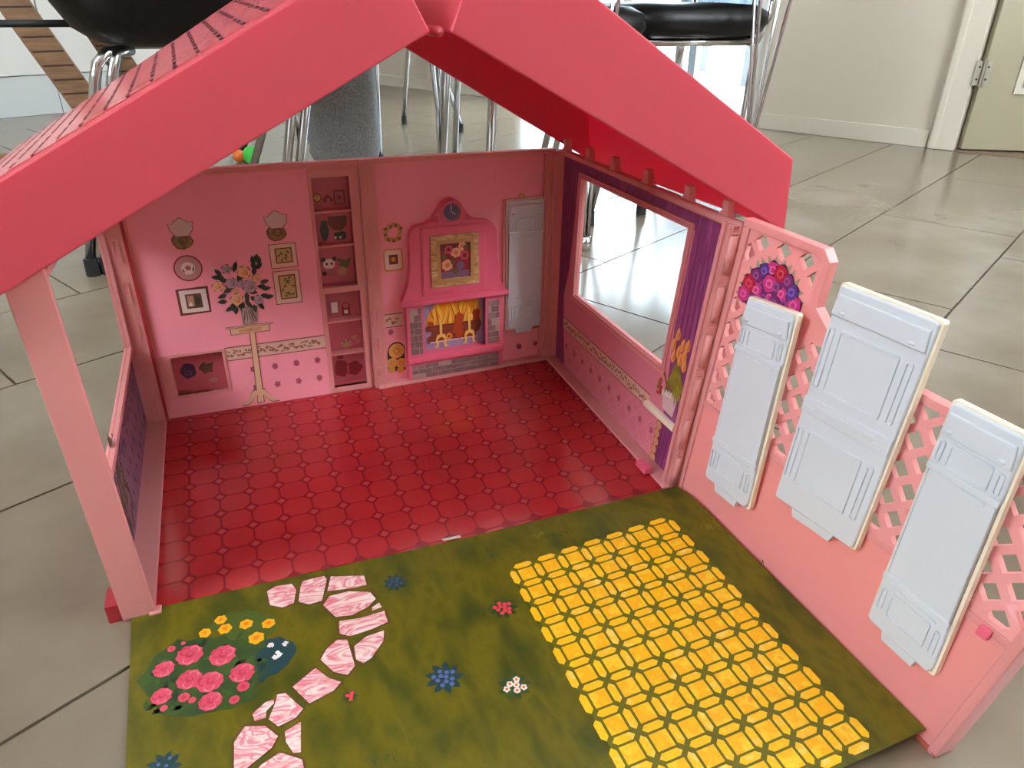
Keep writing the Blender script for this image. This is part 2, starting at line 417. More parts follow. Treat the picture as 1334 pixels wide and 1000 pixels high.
m = MB(); m.tube([(-.205, .70, .436), (-.07, .70, .436)], .006, 10); m.build('lever', RUBBER, chL, smooth=True)
chair('black_chair', [(.922, .635), (.93, .98), (.64, .93), (.64, .57)], (.81, .72), .20, 'black padded chair seen above the right roof slope, nearer the house', facing=math.pi / 2)
chair('black_chair', [(1.0, 1.05), (1.096, .686), (1.385, .71), (1.36, 1.06)], (1.235, .87), .205, 'black padded chair beside the pale wall, its chrome side leg in full view', zs=.405, facing=-math.pi / 2)
chair('black_chair', [(.60, 1.50), (.83, 1.42), (.868, 1.686), (.66, 1.80)], (.74, 1.61), .17, 'chrome-legged chair seen through the gable gap beside the grey trousers')
chair('black_chair', [(.60, 1.86), (1.052, 2.055), (.891, 2.349), (.50, 2.12)], (.77, 2.10), .18, 'farthest chrome-legged chair seen through the gable gap')
chair('black_chair', [(.0, 2.0), (.20, 1.80), (.418, 2.076), (.20, 2.30)], (.21, 2.05), .17, 'chrome-legged chair standing left behind the grey trousers')

# wire-legged dining table (its top is above the picture)
t = empty('dining_table', (1.06, 1.0, 0)); tag(t, 'dining table on bundles of thin chrome rods between the chairs', 'table')
m = MB(); rings = []
for z, k in ((.72, .97), (.725, 1), (.745, 1), (.75, .97)):
    rings.append([(1.06 + .33 * k * math.copysign(abs(math.cos(a)) ** .5, math.cos(a)), 1.0 + .5 * k * math.copysign(abs(math.sin(a)) ** .5, math.sin(a)), z) for a in [2 * math.pi * i / 32 for i in range(32)]])
m.rings(rings); m.build('tabletop', mat('table_white', (225, 222, 215), .35), t, smooth=False)
for fx, fy in ((.825, .46), (1.318, .585), (.74, 1.27), (1.24, 1.42)):
    m = MB()
    ox, oy = (1.0 - fx) * .05, (.95 - fy) * .05
    for dx, dy in ((-.05, -.02), (.02, -.05), (.05, .03), (-.015, .05)):
        m.tube([(fx + dx * 1.35 + ox, fy + dy * 1.35 + oy, .72), (fx + dx * .9, fy + dy * .9, .5), (fx + dx * .16, fy + dy * .16, .2), (fx + dx * .08, fy + dy * .08, .012)], .0042, 7)
    m.tube([(fx, fy, 0), (fx, fy, .03)], .011, 10)
    m.build('leg', CHROME, t, smooth=True)

# ------------------------------------------------------------------ high chair with grooved uprights
WOOD = mat('oiled_beech', (150, 112, 78), .5, (126, 92, 62), 14, stretch=(1, 1, 8), world=True)
WOODD = mat('dark_groove', (70, 46, 30), .7)
t = empty('high_chair', (-.2, 1.85, 0)); tag(t, 'brown wooden high chair with grooved slanting uprights at upper left', 'high chair')
def upright(p0, p1, wd, name='upright'):
    p0, p1 = Vector(p0), Vector(p1); d = p1 - p0; ln = d.length; d.normalize()
    side = Vector((UA.x * .35 + .94 * .9, UA.y * .35 - .1, 0)).normalized(); side = (side - d * side.dot(d)).normalized(); nr = side.cross(d)
    fn = lambda q: p0 + side * q[0] + d * q[1] + nr * q[2]
    m = MB(); m.plate(rect(-wd / 2, wd / 2, 0, ln), -.015, .015); o = m.build(name, WOOD, t, fn, bevel=.003)
    k = .06
    while k < ln - .04:
        m = MB(); m.plate([(-wd / 2 + .006, k + .015), (wd / 2 - .003, k - .017), (wd / 2 - .003, k - .011), (-wd / 2 + .006, k + .021)], .0146, .0158); m.build('groove', WOODD, o, fn); k += .043
    return o
upright((-.16, 1.80, 0), (-.52, 1.86, .80), .085)
upright((-.02, 2.05, 0), (-.37, 2.11, .80), .085)
m = MB(); m.box(-.62, -.16, 1.80, 1.84, 0, .045); m.build('foot', WOOD, t, bevel=.004)
m = MB(); m.box(-.48, -.02, 2.05, 2.09, 0, .045); m.build('foot', WOOD, t, bevel=.004)
m = MB(); m.plate(rect(0, 1, 0, 1), 0, .02); m.build('seat_board', WOOD, t, lambda q: Vector((-.46, 1.86, .55)) + Vector((.15, .25, 0)) * q[1] + Vector((.3, -.06, 0)) * q[0] + Vector((0, 0, q[2])))

# ------------------------------------------------------------------ person in grey sweat trousers
SWEAT = mat('grey_marl_jersey', (146, 144, 142), .95, (120, 118, 118), 180, world=True, bump=.15, bscale=300)
SKIN = mat('skin', (205, 160, 135), .55); SHOE = mat('dark_shoe', (40, 40, 44), .6); SWT = mat('navy_jumper', (48, 54, 76), .9)
px_, py_ = .47, 1.27
t = empty('person', (px_, py_ + .05, 0)); tag(t, 'person standing in grey marl sweat trousers behind the doll house', 'person')
def skinned(name, pts, edges, rad, m_, root=0):
    me = bpy.data.meshes.new(name); me.from_pydata(pts, edges, []); o = link(name, me, t)
    me.materials.append(m_); sk = o.modifiers.new('skin', 'SKIN'); sk.use_smooth_shade = True
    for v, r_ in zip(me.skin_vertices[0].data, rad): v.radius = (r_, r_) if not isinstance(r_, tuple) else r_
    me.skin_vertices[0].data[root].use_root = True
    sb = o.modifiers.new('sub', 'SUBSURF'); sb.levels = 1; sb.render_levels = 2
    return o
hx, hy = px_ - .075, py_ + .05
skinned('body', [(hx, hy, .92), (hx, hy, 1.12), (hx, hy, 1.38), (hx, hy, 1.47), (hx, hy - .02, 1.56), (hx, hy - .02, 1.68), (hx - .18, hy, 1.38), (hx - .25, hy, 1.10), (hx - .26, hy - .05, .86), (hx - .26, hy - .07, .78), (hx + .18, hy, 1.38), (hx + .25, hy, 1.10), (hx + .26, hy - .05, .86), (hx + .26, hy - .07, .78)],
        [(0, 1), (1, 2), (2, 3), (3, 4), (4, 5), (2, 6), (6, 7), (7, 8), (8, 9), (2, 10), (10, 11), (11, 12), (12, 13)], [.14, .13, .13, .055, .085, .08, .06, .047, .034, .03, .06, .047, .034, .03], SKIN)
def legrings(cx, cy, sg):
    prof = [(.03, .068), (.055, .082), (.075, .078), (.10, .086), (.16, .088), (.3, .09), (.42, .095), (.5, .1), (.62, .104), (.8, .112), (.93, .115)]
    rr = []
    for z, r_ in prof:
        k = max(0, (z - .5) / .43); x = cx * (1 - k) + (hx + sg * .085) * k; y = cy * (1 - k) + hy * k
        rr.append([(x + r_ * math.cos(a) * (1 + .03 * math.sin(3 * a + z * 20)), y + r_ * math.sin(a) * (1 + .03 * math.cos(4 * a + z * 16)), z) for a in [2 * math.pi * i / 24 for i in range(24)]])
    return rr
m = MB(); m.rings(legrings(px_, py_, 1)); m.rings(legrings(px_ - .01, py_ + .21, -1))
m.rings([[(hx + .175 * k * math.cos(a), hy + .13 * k * math.sin(a), z) for a in [2 * math.pi * i / 24 for i in range(24)]] for z, k in ((.84, .95), (.92, 1.05), (1.0, .98))])
m.build('trousers', SWEAT, t, smooth=True)
m = MB(); m.rings([[(hx + rx * math.cos(a), hy + ry_ * math.sin(a), z) for a in [2 * math.pi * i / 24 for i in range(24)]] for z, rx, ry_ in ((.95, .18, .14), (1.1, .175, .14), (1.3, .2, .15), (1.4, .19, .13), (1.46, .09, .09))])
for sg in (-1, 1): m.tube([(hx + sg * .16, hy, 1.4), (hx + sg * .24, hy, 1.12), (hx + sg * .26, hy - .05, .86)], [.075, .06, .045], 14)
m.build('jumper', SWT, t, smooth=True)
for fx, fy in ((px_, py_), (px_ - .01, py_ + .21)):
    m = MB(); m.rings([[(fx + .045 * k * math.cos(a), fy - .06 + .13 * k * math.sin(a), z) for a in [2 * math.pi * i / 18 for i in range(18)]] for z, k in ((0, .95), (.02, 1), (.045, .9), (.07, .6))]); m.build('shoe', SHOE, t, smooth=True)

# small things on the floor behind
bt = empty('toy_ball', (.225, 1.668, 0)); tag(bt, 'small green and orange toy on the tiles behind the back wall', 'toy')
for nm, cx, cy, rr_, cc in (('green_ball', .216, 1.66, .028, (70, 205, 70)), ('orange_ball', .178, 1.70, .02, (240, 120, 50))):
    m = MB(); m.rings([[(cx + rr_ * math.sin(p) * math.cos(a), cy + rr_ * math.sin(p) * math.sin(a), rr_ - rr_ * math.cos(p)) for a in [2 * math.pi * i / 16 for i in range(16)]] for p in [math.pi * (i + .3) / 10.6 for i in range(11)]])
    m.build(nm, mat('toy_' + nm, cc, .4), bt, smooth=True)
def heap(name, cx, cy, rx, ry_, h, m_, label):
    mm = MB(); rr = []
    for i in range(8):
        k = i / 7; rr.append([(cx + rx * (1 - k ** 2.2) ** .5 * math.cos(a) * (1 + .16 * math.sin(3 * a + k * 3)) + .001, cy + ry_ * (1 - k ** 2.2) ** .5 * math.sin(a) * (1 + .14 * math.cos(4 * a + k * 2)), h * k * (1 + .15 * math.sin(2 * a))) for a in [2 * math.pi * j / 24 for j in range(24)]])
    o = mm.build(name, m_, smooth=True); tag(o, label, 'bag'); return o
heap('cloth_bag', 1.62, 2.98, .13, .10, .10, mat('navy_cloth', (42, 48, 66), .9, (70, 76, 90), 25, world=True), 'dark blue cloth bag on the floor by the terrace door')
heap('cloth_bag', 1.40, 3.10, .12, .08, .09, mat('grey_cloth', (120, 126, 134), .9, (70, 78, 96), 18, world=True), 'grey-blue crumpled bag left of the dark one')
#@@HOUSE
# ------------------------------------------------------------------ play mat: red room floor and lawn
RTILE = mat('red_tile_print', (180, 42, 46), .14, (171, 38, 43), 18, world=True, coat=.2)
RGROUT = mat('dark_red_print', (134, 24, 34), .2)
RDIA = mat('red_diamond_print', (186, 58, 62), .16)
GRASS = mat('lawn_print', (52, 62, 8), .45, [(74, 75, 4), (102, 92, 4), (64, 72, 8)], 34, world=True, detail=8, contrast=(.25, .75), stretch=(1.3, .6, 1), distort=.25)
GRASSD = mat('dark_grass_print', (62, 76, 22), .45)
PAV = mat('yellow_paver_print', (252, 190, 10), .42, [(246, 174, 8), (252, 206, 50), (240, 140, 20)], 90, world=True, detail=3, contrast=(.3, .8))
PAVG = mat('olive_joint_print', (104, 96, 10), .45)
PAVS = mat('yellow_edge_print', (253, 200, 30), .42, [(250, 186, 14), (252, 220, 120)], 110, world=True, contrast=(.3, .75))
STONE = mat('pink_marble_print', (236, 208, 200), .42, [(232, 196, 190), (214, 108, 122), (238, 216, 208), (220, 130, 140), (180, 164, 184)], 24, world=True, detail=4, contrast=(.3, .72), distort=2.2, stretch=(1, 2.2, 1))
STONEO = mat('stone_outline_print', (92, 62, 24), .45)
ROSEP = mat('pink_rose_print', (204, 74, 96), .42); ROSED = mat('deep_rose_print', (186, 46, 70), .42); ROSEL = mat('light_rose_print', (222, 116, 130), .42)
YELF = mat('orange_yellow_flower_print', (240, 166, 24), .42); YELD = mat('orange_flower_print', (226, 122, 20), .42)
LEAFD = mat('dark_leaf_print', (40, 66, 34), .45, (58, 84, 30), 60, world=True)
TEAL = mat('teal_leaf_print', (28, 62, 66), .45); WHTF = mat('white_flower_print', (236, 226, 224), .42)
BLUEF = mat('blue_flower_print', (84, 100, 150), .42); REDF = mat('red_flower_print', (226, 64, 80), .42)

pm = empty('play_mat', (.26, -.35, 0)); tag(pm, 'printed play mat, red tiled room floor and green garden lawn', 'play mat')
m = MB(); m.plate([(-.001, .002), (.527, .002), (.525, -.366), (-.001, -.356)], .0002, .0022)
rf = m.build('room_floor', RGROUT, pm)
x0, y0, px, pyy = .028, -.0125, .0305, .0307
a, b = .0305 / 2 - .0010, .0307 / 2 - .0010; c = .0068
oct_ = [(-a + c, -b), (a - c, -b), (a, -b + c), (a, b - c), (a - c, b), (-a + c, b), (-a, b - c), (-a, -b + c)]
m = MB(); m.plate(oct_, 0, .00022); om = m.mesh('floor_tile', RTILE)
m = MB(); q = .0044; m.plate([(-q, 0), (0, -q), (q, 0), (0, q)], 0, .00022); dm = m.mesh('floor_diamond', RDIA)
REG = rect(0, .526, -.362, 0)
for i in range(-1, 18):
    for j in range(-1, 14):
        cx, cy = x0 + (i + .5) * px, y0 - (j + .5) * pyy
        pl = [(cx + u, cy + v) for u, v in oct_]
        cl = clip(pl, REG)
        if cl and parea(cl) > 2e-5:
            if abs(parea(cl) - parea(pl)) < 1e-7: link('floor_tile', om, rf, loc=(cx, cy, .0022))
            else:
                k = MB(); k.plate([(u - cx, v - cy) for u, v in cl], 0, .00022); k.build('floor_tile', RTILE, rf, loc=(cx, cy, .0022))
        cx, cy = x0 + i * px, y0 - j * pyy
        if .004 < cx < .522 and -.346 < cy < -.004: link('floor_diamond', dm, rf, loc=(cx, cy, .0022))

ZL = .0030
LK = .0548        # the sheet rides up on the foot of the lattice wall
def lz(x, y): return LK * max(0, x - .30) * (.45 + .55 * min(1, max(0, (-.36 - y) / .035)))
m = MB(); NX, NY = 24, 12
for i in range(NX + 1):
    for j in range(NY + 1):
        u, v = i / NX, j / NY
        x = (-.018 + .0455 * 0) * (1 - u) * (1 - v) + .5265 * u + (-.006) * (1 - u) * v
        y = (-.347 * (1 - u) - .362 * u) * (1 - v) + (-.684 * (1 - u) - .688 * u) * v
        m.v += [Vector((x, y, ZL + lz(x, y))), Vector((x, y, ZL - .0007 + lz(x, y)))]
idx = lambda i, j, k: 2 * (i * (NY + 1) + j) + k
for i in range(NX):
    for j in range(NY):
        for k in (0, 1): m.f.append([idx(i, j, k), idx(i + 1, j, k), idx(i + 1, j + 1, k), idx(i, j + 1, k)]); m.m.append(0)
for i in range(NX):
    for j in (0, NY): m.f.append([idx(i, j, 0), idx(i + 1, j, 0), idx(i + 1, j, 1), idx(i, j, 1)]); m.m.append(0)
for j in range(NY):
    for i in (0, NX): m.f.append([idx(i, j, 0), idx(i, j + 1, 0), idx(i, j + 1, 1), idx(i, j, 1)]); m.m.append(0)
lawn = m.build('lawn', GRASS, pm)
m = MB(); m.plate([(.262, -.3497), (.281, -.3502), (.281, -.3535), (.264, -.3525)], ZL, ZL + .0006); m.build('fold_crease', mat('bare_card', (205, 190, 180), .6), lawn)
def decal(name, polys, mats, parent, z=ZL, loc=None, sp=.00012):
    """layered flat print: polys is a list of (polygon, layer, material slot)"""
    mm = MB()
    for p, ly, mi in polys: mm.plate(p, z - .0001 if ly == 0 else z + sp * (ly - .6), z + sp * (ly + 1), mi=mi)
    return mm.build(name, mats, parent, loc=loc, fn=lambda p: Vector((p[0], p[1], p[2] + lz(p[0], p[1]))))
# yellow paving
def pv(i, j): 
    x = .3232 + .0247 * i; return x, -.4258 - .02445 * j + .013 * (x - .325)
reg = rect(.30, .56, -.6868, -.3)
hull = []
m = MB(); sq = .0071
def hexs(vert):
    L, Wd, tp = .0093, .0031, .0032
    p = [(-L, 0), (-L + tp, -Wd), (L - tp, -Wd), (L, 0), (L - tp, Wd), (-L + tp, Wd)]
    return [(v, u) for u, v in p] if vert else p
m.plate(rect(-sq, sq, -sq, sq), -.0001, .00035); sqm = m.mesh('paver', PAV)
m = MB(); m.plate(hexs(False), -.0001, .00035); hm = m.mesh('paver_edge', PAVS)
m = MB(); m.plate(hexs(True), -.0001, .00035); vm = m.mesh('paver_edge', PAVS)
m = MB(); ol = [pv(-.5, -.5), pv(6.5, -.5), pv(6.5, 10.4), pv(-.5, 10.4)]
m.plate(clip(ol[::-1], reg), ZL - .0001, ZL + .0001); pb = m.build('paver_joints', PAVG, lawn, fn=lambda p: Vector((p[0], p[1], p[2] + LK * (p[0] - .30))))
def put(nm, me, poly, cx, cy, mt):
    cl = clip([(cx + u, cy + v) for u, v in poly], reg)
    if not cl or parea(cl) < 1e-5: return
    if abs(parea(cl) - parea(poly)) < 1e-8: o_ = link(nm, me, lawn, loc=(cx, cy, ZL + lz(cx, cy)))
    else:
        k = MB(); k.plate([(u - cx, v - cy) for u, v in cl], -.0001, .00035); o_ = k.build(nm, mt, lawn, loc=(cx, cy, ZL + lz(cx, cy)))
    o_.rotation_euler = (0, -math.atan(LK), 0)
for i in range(7):
    for j in range(11): put('paver', sqm, rect(-sq, sq, -sq, sq), *pv(i, j), PAV)
for i in range(7):
    for j in range(12): put('paver_edge', hm, hexs(False), *pv(i, j - .5), PAVS)
for i in range(8):
    for j in range(11): put('paver_edge', vm, [p for p in hexs(True)][::-1], *pv(i - .5, j), PAVS)
# stepping stones
S = [[(94, -362), (102, -358), (116, -360), (119, -369), (115, -385), (105, -387), (95, -380)], [(126, -360), (145, -360), (147, -365), (139, -391), (128, -392), (119, -385), (123, -367)], [(151, -363), (180, -373), (180, -386), (165, -385), (145, -381)], [(146, -388), (163, -388), (181, -396), (184, -406), (176, -413), (161, -418), (147, -415), (139, -397)], [(179, -415), (186, -412), (187, -418), (178, -419)], [(149, -421), (167, -424), (188, -423), (188, -437), (173, -440), (155, -441), (147, -435)], [(156, -453), (168, -446), (183, -445), (180, -456), (167, -470), (160, -473), (155, -467)], [(144, -441), (152, -444), (153, -473), (146, -480), (136, -473), (128, -457), (134, -448)], [(104, -476), (123, -464), (131, -477), (140, -485), (133, -491), (114, -496), (110, -488)], [(73, -490), (83, -483), (89, -483), (89, -486), (83, -491), (82, -497), (74, -497)], [(92, -479), (98, -480), (109, -499), (103, -505), (90, -508), (84, -499), (90, -486)], [(59, -510), (67, -499), (81, -504), (89, -516), (84, -524), (66, -534), (58, -531)], [(94, -514), (106, -510), (103, -535), (98, -534), (94, -523)], [(70, -540), (76, -535), (89, -530), (103, -541), (104, -556), (80, -560)], [(50, -536), (64, -538), (68, -556), (56, -566), (46, -552)]]
for p in S:
    p = [(x * .001, y * .001) for x, y in p]; cx = sum(x for x, y in p) / len(p); cy = sum(y for x, y in p) / len(p)
    big = [(cx + (x - cx) * 1.11, cy + (y - cy) * 1.11) for x, y in p]
    decal('stepping_stone', [(big, 0, 0), (p, 1, 1)], [STONEO, STONE], lawn)
# flowers
mm_ = lambda p: [(x * .001, y * .001) for x, y in p]
def rose_polys(cx, cy, r, ly=2):
    out = [(blob(cx, cy, r, 28, .06, 9), ly, 0)]
    if r > 5:
        for k in range(3):
            t = 2.1 * k + random.random(); out.append((blob(cx + .5 * r * math.cos(t), cy + .5 * r * math.sin(t), r * .44, 12, .1, 3), ly + 1 + .2 * k, 2 if k != 1 else 1)); out.append((blob(cx + .44 * r * math.cos(t), cy + .44 * r * math.sin(t), r * .36, 12, .1, 3), ly + 1.1 + .2 * k, 0))
        out.append((blob(cx, cy, r * .36, 10, .15, 4), ly + 2, 1)); out.append((blob(cx + r * .05, cy + r * .08, r * .2, 8, .15, 3), ly + 3, 0)); 
    elif r > 3: out.append((blob(cx, cy, r * .5, 8, .15, 3), ly + 1, 1))
    return [(mm_(p), l, s) for p, l, s in out]
def spiky(cx, cy, r, n=9):
    out = []
    for k in range(n * 2):
        t = math.pi * k / n + .2; rr = r * (random.uniform(.85, 1.1) if k % 2 == 0 else random.uniform(.4, .55)); out.append((cx + rr * math.cos(t), cy + rr * math.sin(t)))
    return out
def jag(poly, amp=2.2, n=3):
    out = []
    for i in range(len(poly)):
        a_, b_ = poly[i], poly[(i + 1) % len(poly)]
        for k in range(n): t = k / n; out.append((a_[0] + (b_[0] - a_[0]) * t + random.uniform(-amp, amp), a_[1] + (b_[1] - a_[1]) * t + random.uniform(-amp, amp)))
    return out
decal('flower_bed', [(mm_(jag([(-9, -425), (4, -405), (20, -394), (48, -402), (66, -396), (88, -412), (92, -436), (79, -462), (76, -474), (60, -480), (44, -477), (25, -476), (6, -463)])), 0, 0), (mm_(jag([(42, -390), (56, -377), (75, -381), (95, -394), (100, -408), (84, -420), (60, -408)], 2.6)), 1, 2), (mm_(jag([(88, -421), (100, -419), (111, -430), (111, -441), (103, -452), (93, -458), (80, -462), (78, -440)], 1.5)), 1, 1)], [LEAFD, TEAL, mat('olive_leaf_print', (70, 88, 30), .45)], lawn)
for k in range(60):
    x, y = random.uniform(-4, 88), random.uniform(-474, -400)
    if ((x - 42) / 48) ** 2 + ((y + 438) / 38) ** 2 > 1: continue
    decal('bed_leaf', [(mm_(leaf(x, y, random.uniform(0, 6.3), random.uniform(7, 12), 4.5)), 1.2, 0)], [[LEAFD, mat('mid_leaf_print', (58, 88, 40), .45), mat('deep_leaf_print', (30, 50, 30), .45)][k % 3]], lawn)
for (x, y, r_) in [(29, -414, 11), (54, -424, 11), (10, -422, 8.5), (29, -440, 10), (44, -448, 10.5), (68, -448, 10), (44, -467, 9), (9, -449, 8), (68, -462, 5), (25, -456, 4.5), (31, -461, 3), (61, -472, 4), (15, -402, 3.4), (24, -399, 2), (11, -461, 3)]:
    decal('rose', rose_polys(x, y, r_), [ROSEP, ROSED, ROSEL], lawn)
for (x, y, r_) in [(54, -383, 5.4), (41, -394, 5.4), (57, -395, 6), (74, -396, 6), (92, -402, 6), (81, -415, 7)]:
    decal('yellow_flower', [(mm_(blob(x, y, r_, 18, .09, 6)), 2, 0), (mm_(blob(x, y + .5, r_ * .45, 9, .2, 3)), 3, 1)], [YELF, YELD], lawn)
for (x, y, r_) in [(92, -427, 3.6), (103, -430, 3.2), (95, -440, 5.4)]:
    decal('white_flower', [(mm_(blob(x + random.uniform(-.4, .4) * r_ * 1.5, y + random.uniform(-.4, .4) * r_ * 1.5, r_ * .45, 8, .2, 4)), 2 + k * .1, 0) for k in range(6)], [WHTF], lawn)
def sprig(cx, cy, r, lm, fm, fc=None, n=9, fr=.28, spread=.62):
    ps = [(mm_(leaf(cx + .68 * r * math.cos(.5 + 2 * math.pi * k / 9), cy + .68 * r * math.sin(.5 + 2 * math.pi * k / 9), .5 + 2 * math.pi * k / 9 + random.uniform(-.3, .3), r * .75, r * .42)), .6 + .03 * k, 0) for k in range(9)] + [(mm_(blob(cx, cy, r * .55, 12, .1, 5)), 1, 0)]
    for k in range(n):
        t = 2.4 * k; d = spread * r * math.sqrt((k + .3) / n); fx, fy = cx + d * math.cos(t), cy + d * math.sin(t)
        ps.append((mm_(blob(fx, fy, r * fr * .8, 10, .12, 5)), 2 + .1 * k, 1))
        if fc: ps.append((mm_(circ(fx, fy, r * fr * .35, 6)), 3.2, 2))
    decal('flower_sprig', ps, [lm, fm] + ([fc] if fc else []), lawn)
sprig(205, -392, 11, TEAL, mat('slate_blue_print', (62, 84, 112), .45), n=7, fr=.2)
sprig(287, -457, 13, LEAFD, REDF, n=11, fr=.22)
sprig(217, -510, 15, TEAL, BLUEF, n=11, fr=.19)
sprig(266, -537, 13, LEAFD, WHTF, YELD, n=6, fr=.3)
sprig(144, -501, 6, LEAFD, REDF, n=4, fr=.38)
sprig(12, -512, 12, TEAL, BLUEF, n=4, fr=.15)
# painted grass tufts
for k in range(46):
    x, y = random.uniform(5, 530), random.uniform(-670, -370)
    if 305 < x < 500 and y < -395 or (x < 190 and y > -560 and x > -20 and y < -360 and random.random() < .7): continue
    ps = []
    for q in range(random.randint(7, 12)):
        t = R(random.uniform(40, 140)); ln = random.uniform(4, 11); bx = x + random.uniform(-9, 9); by = y + random.uniform(-3, 3)
        ps.append((mm_(leaf(bx, by, t, ln, 1.1)), q * .02, 0))
    o = decal('grass_tuft', ps, [[GRASSD, mat('olive_grass_print', (122, 120, 30), .45), mat('deep_grass_print', (52, 70, 24), .45)][k % 3]], lawn); o['kind'] = 'stuff'

# ------------------------------------------------------------------ the doll house
dh = empty('dollhouse', (.263, -.18, 0)); tag(dh, 'open pink plastic folding doll house with rose roof and printed walls', 'doll house')
def part(name, mb, mt, fn, parent=dh, bevel=0, smooth=False, label=None):
    o = mb.build(name, mt, parent, fn=fn, bevel=bevel, smooth=smooth)
    if label: o['label'] = label
    return o
def D(name, polys, mats, fn, parent, w=0.6, sp=.15):
    mm = MB()
    for p, ly, mi in polys: mm.plate(p, w - .05 if ly == 0 else w + sp * (ly - .5), w + sp * (ly + 1), mi=mi)
    return mm.build(name, mats if isinstance(mats, (list, tuple)) else [mats], parent, fn=fn)
def clips(fn, parent, u, vs, wd=7, ht=26, w=0):
    for v in vs:
        mm = MB(); mm.plate(rrect(u - wd / 2, u + wd / 2, v, v + ht, 1.2), w, w + 1.6, [rrect(u - wd / 2 + 1.6, u + wd / 2 - 1.6, v + 2, v + ht - 2, .8)])
        mm.box(u - wd / 2 + 1.4, u + wd / 2 - 1.4, v + 2, v + ht * .45, w, w + .9)
        o = mm.build('hinge_clip', PINK, parent, fn=fn, bevel=.0004)

# ---- shelf wall -------------------------------------------------
N1, N2, N3 = rect(211, 255, 150, 287), rect(213, 257, 10, 142), rect(20, 80, 32, 83)
m = MB(); m.plate(rect(3, 266, 0, 304), -6, 0, [N1, N2, N3])
sw = part('shelf_wall', m, PINK, SHELF, bevel=.0006)
m = MB(); m.plate(rect(7, 208, 1.5, 298), -.3, .5, [rect(16, 82, 29, 86)])
part('wallpaper', m, WALLP, SHELF, sw)
m = MB(); m.plate(rect(5, 84, 28, 87), 0, 1.6, [N3]); part('niche_frame', m, PINK, SHELF, sw, bevel=.0005)
m = MB(); m.plate(rect(207, 263, 3, 296), 0, 1.8, [N1, N2]); part('niche_frame', m, PINK, SHELF, sw, bevel=.0005)
m = MB(); m.plate(rect(0, 268, 300, 306), -8, 3); part('top_rail', m, PINK, SHELF, sw, bevel=.001)
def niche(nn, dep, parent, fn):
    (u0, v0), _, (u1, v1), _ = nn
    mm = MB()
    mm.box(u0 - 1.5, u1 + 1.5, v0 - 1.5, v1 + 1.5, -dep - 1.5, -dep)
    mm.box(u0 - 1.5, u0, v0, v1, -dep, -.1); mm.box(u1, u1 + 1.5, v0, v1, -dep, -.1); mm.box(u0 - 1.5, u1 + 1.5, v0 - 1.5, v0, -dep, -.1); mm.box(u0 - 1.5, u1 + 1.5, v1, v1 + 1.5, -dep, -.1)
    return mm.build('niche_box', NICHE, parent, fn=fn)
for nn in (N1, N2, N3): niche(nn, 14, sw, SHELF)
for u0, u1, v in ((211, 255, 246), (211, 255, 203), (213, 257, 103), (213, 257, 57)):
    m = MB(); m.box(u0, u1, v - 2.5, v, -14, -1.5); part('shelf_board', m, PINK, SHELF, sw, bevel=.0004)
# printed things standing on the shelves
BR = mat('brown_print', (104, 60, 40), .5); OCH = mat('ochre_print', (206, 160, 84), .5); DKR = mat('dark_red_ink', (140, 36, 48), .5)
DKG = mat('dark_green_ink', (52, 58, 44), .5); WIN = mat('white_ink', (225, 205, 198), .5); BLK = mat('black_ink', (36, 28, 30), .5); PUR = mat('purple_ink', (70, 40, 78), .5)
DUSK = mat('dusky_rose_ink', (172, 90, 100), .5); TAN = mat('tan_ink', (188, 138, 108), .5); GRN = mat('moss_ink', (96, 92, 56), .5)
w_ = -13.9
D('printed_clock', [(circ(217.5, 260, 5.4, 16), 0, 0), (circ(217.5, 260, 4.1, 14), 1, 1), (rect(213, 223, 248, 254), 0, 2), ([(217, 260), (217.8, 260), (218, 263.5), (217, 263.5)], 2, 0)], [BR, OCH, DUSK], SHELF, sw, w_)
D('printed_house', [([(224, 254), (236, 254), (236, 258), (230, 264), (224, 258)], 0, 0), (rect(229, 232, 254, 258), 1, 1)], [DKR, TAN], SHELF, sw, w_)
D('printed_picture', [(rect(237, 251, 250, 268), 0, 0), (rect(239, 249, 252, 266), 1, 1), (blob(244, 259, 3), 2, 0)], [DKR, DUSK], SHELF, sw, w_)
D('printed_vase', [(blob(222, 217, 6, 14, .08, 3, ry=12), 0, 0), (rect(219, 226, 226, 231), 1, 0)], [DKG], SHELF, sw, w_)
D('printed_bowl', [([(228, 236), (251, 236), (250, 224), (243, 217), (233, 219), (228, 226)], 0, 0), (blob(236, 227, 5), 1, 1), (blob(241, 211, 9, 16, .1, 4, ry=6), 2, 2), (blob(235, 209, 2), 3, 3), (blob(241, 209, 2), 3, 3)], [BR, DKR, DKG, WIN], SHELF, sw, w_)
D('printed_toy', [(blob(224, 176, 8, 14, .05, 4, ry=7), 0, 0), (circ(217, 182, 3, 10), 1, 1), (circ(231, 182, 3, 10), 1, 1), (circ(221, 176, 1.7, 8), 1, 1), (circ(227, 176, 1.7, 8), 1, 1), (blob(226, 164, 7, 12, .1, 4, ry=5), 1, 2), (blob(217, 164, 3.5, 10, .1), 2, 1)], [WIN, BLK, DUSK], SHELF, sw, w_)
D('printed_toy', [(blob(243, 174, 7, 14, .12, 4), 0, 0), (circ(237, 180, 2.4, 8), 1, 0), (circ(249, 179, 2.4, 8), 1, 0), (blob(240, 165, 6.5, 12, .1), 1, 1)], [GRN, TAN], SHELF, sw, w_)
D('printed_picture', [(rect(216, 234, 107, 129), 0, 0), (rect(221, 229, 110, 124), 1, 1)], [DUSK, WIN], SHELF, sw, w_)
D('printed_basket', [(rect(234, 245, 105, 116), 0, 0), (circ(240, 118, 5, 14), 0, 0), (circ(240, 118, 3.6, 14), 1, 1), (rect(237, 242, 107, 112), 1, 2)], [DKR, NICHE, WIN], SHELF, sw, w_)
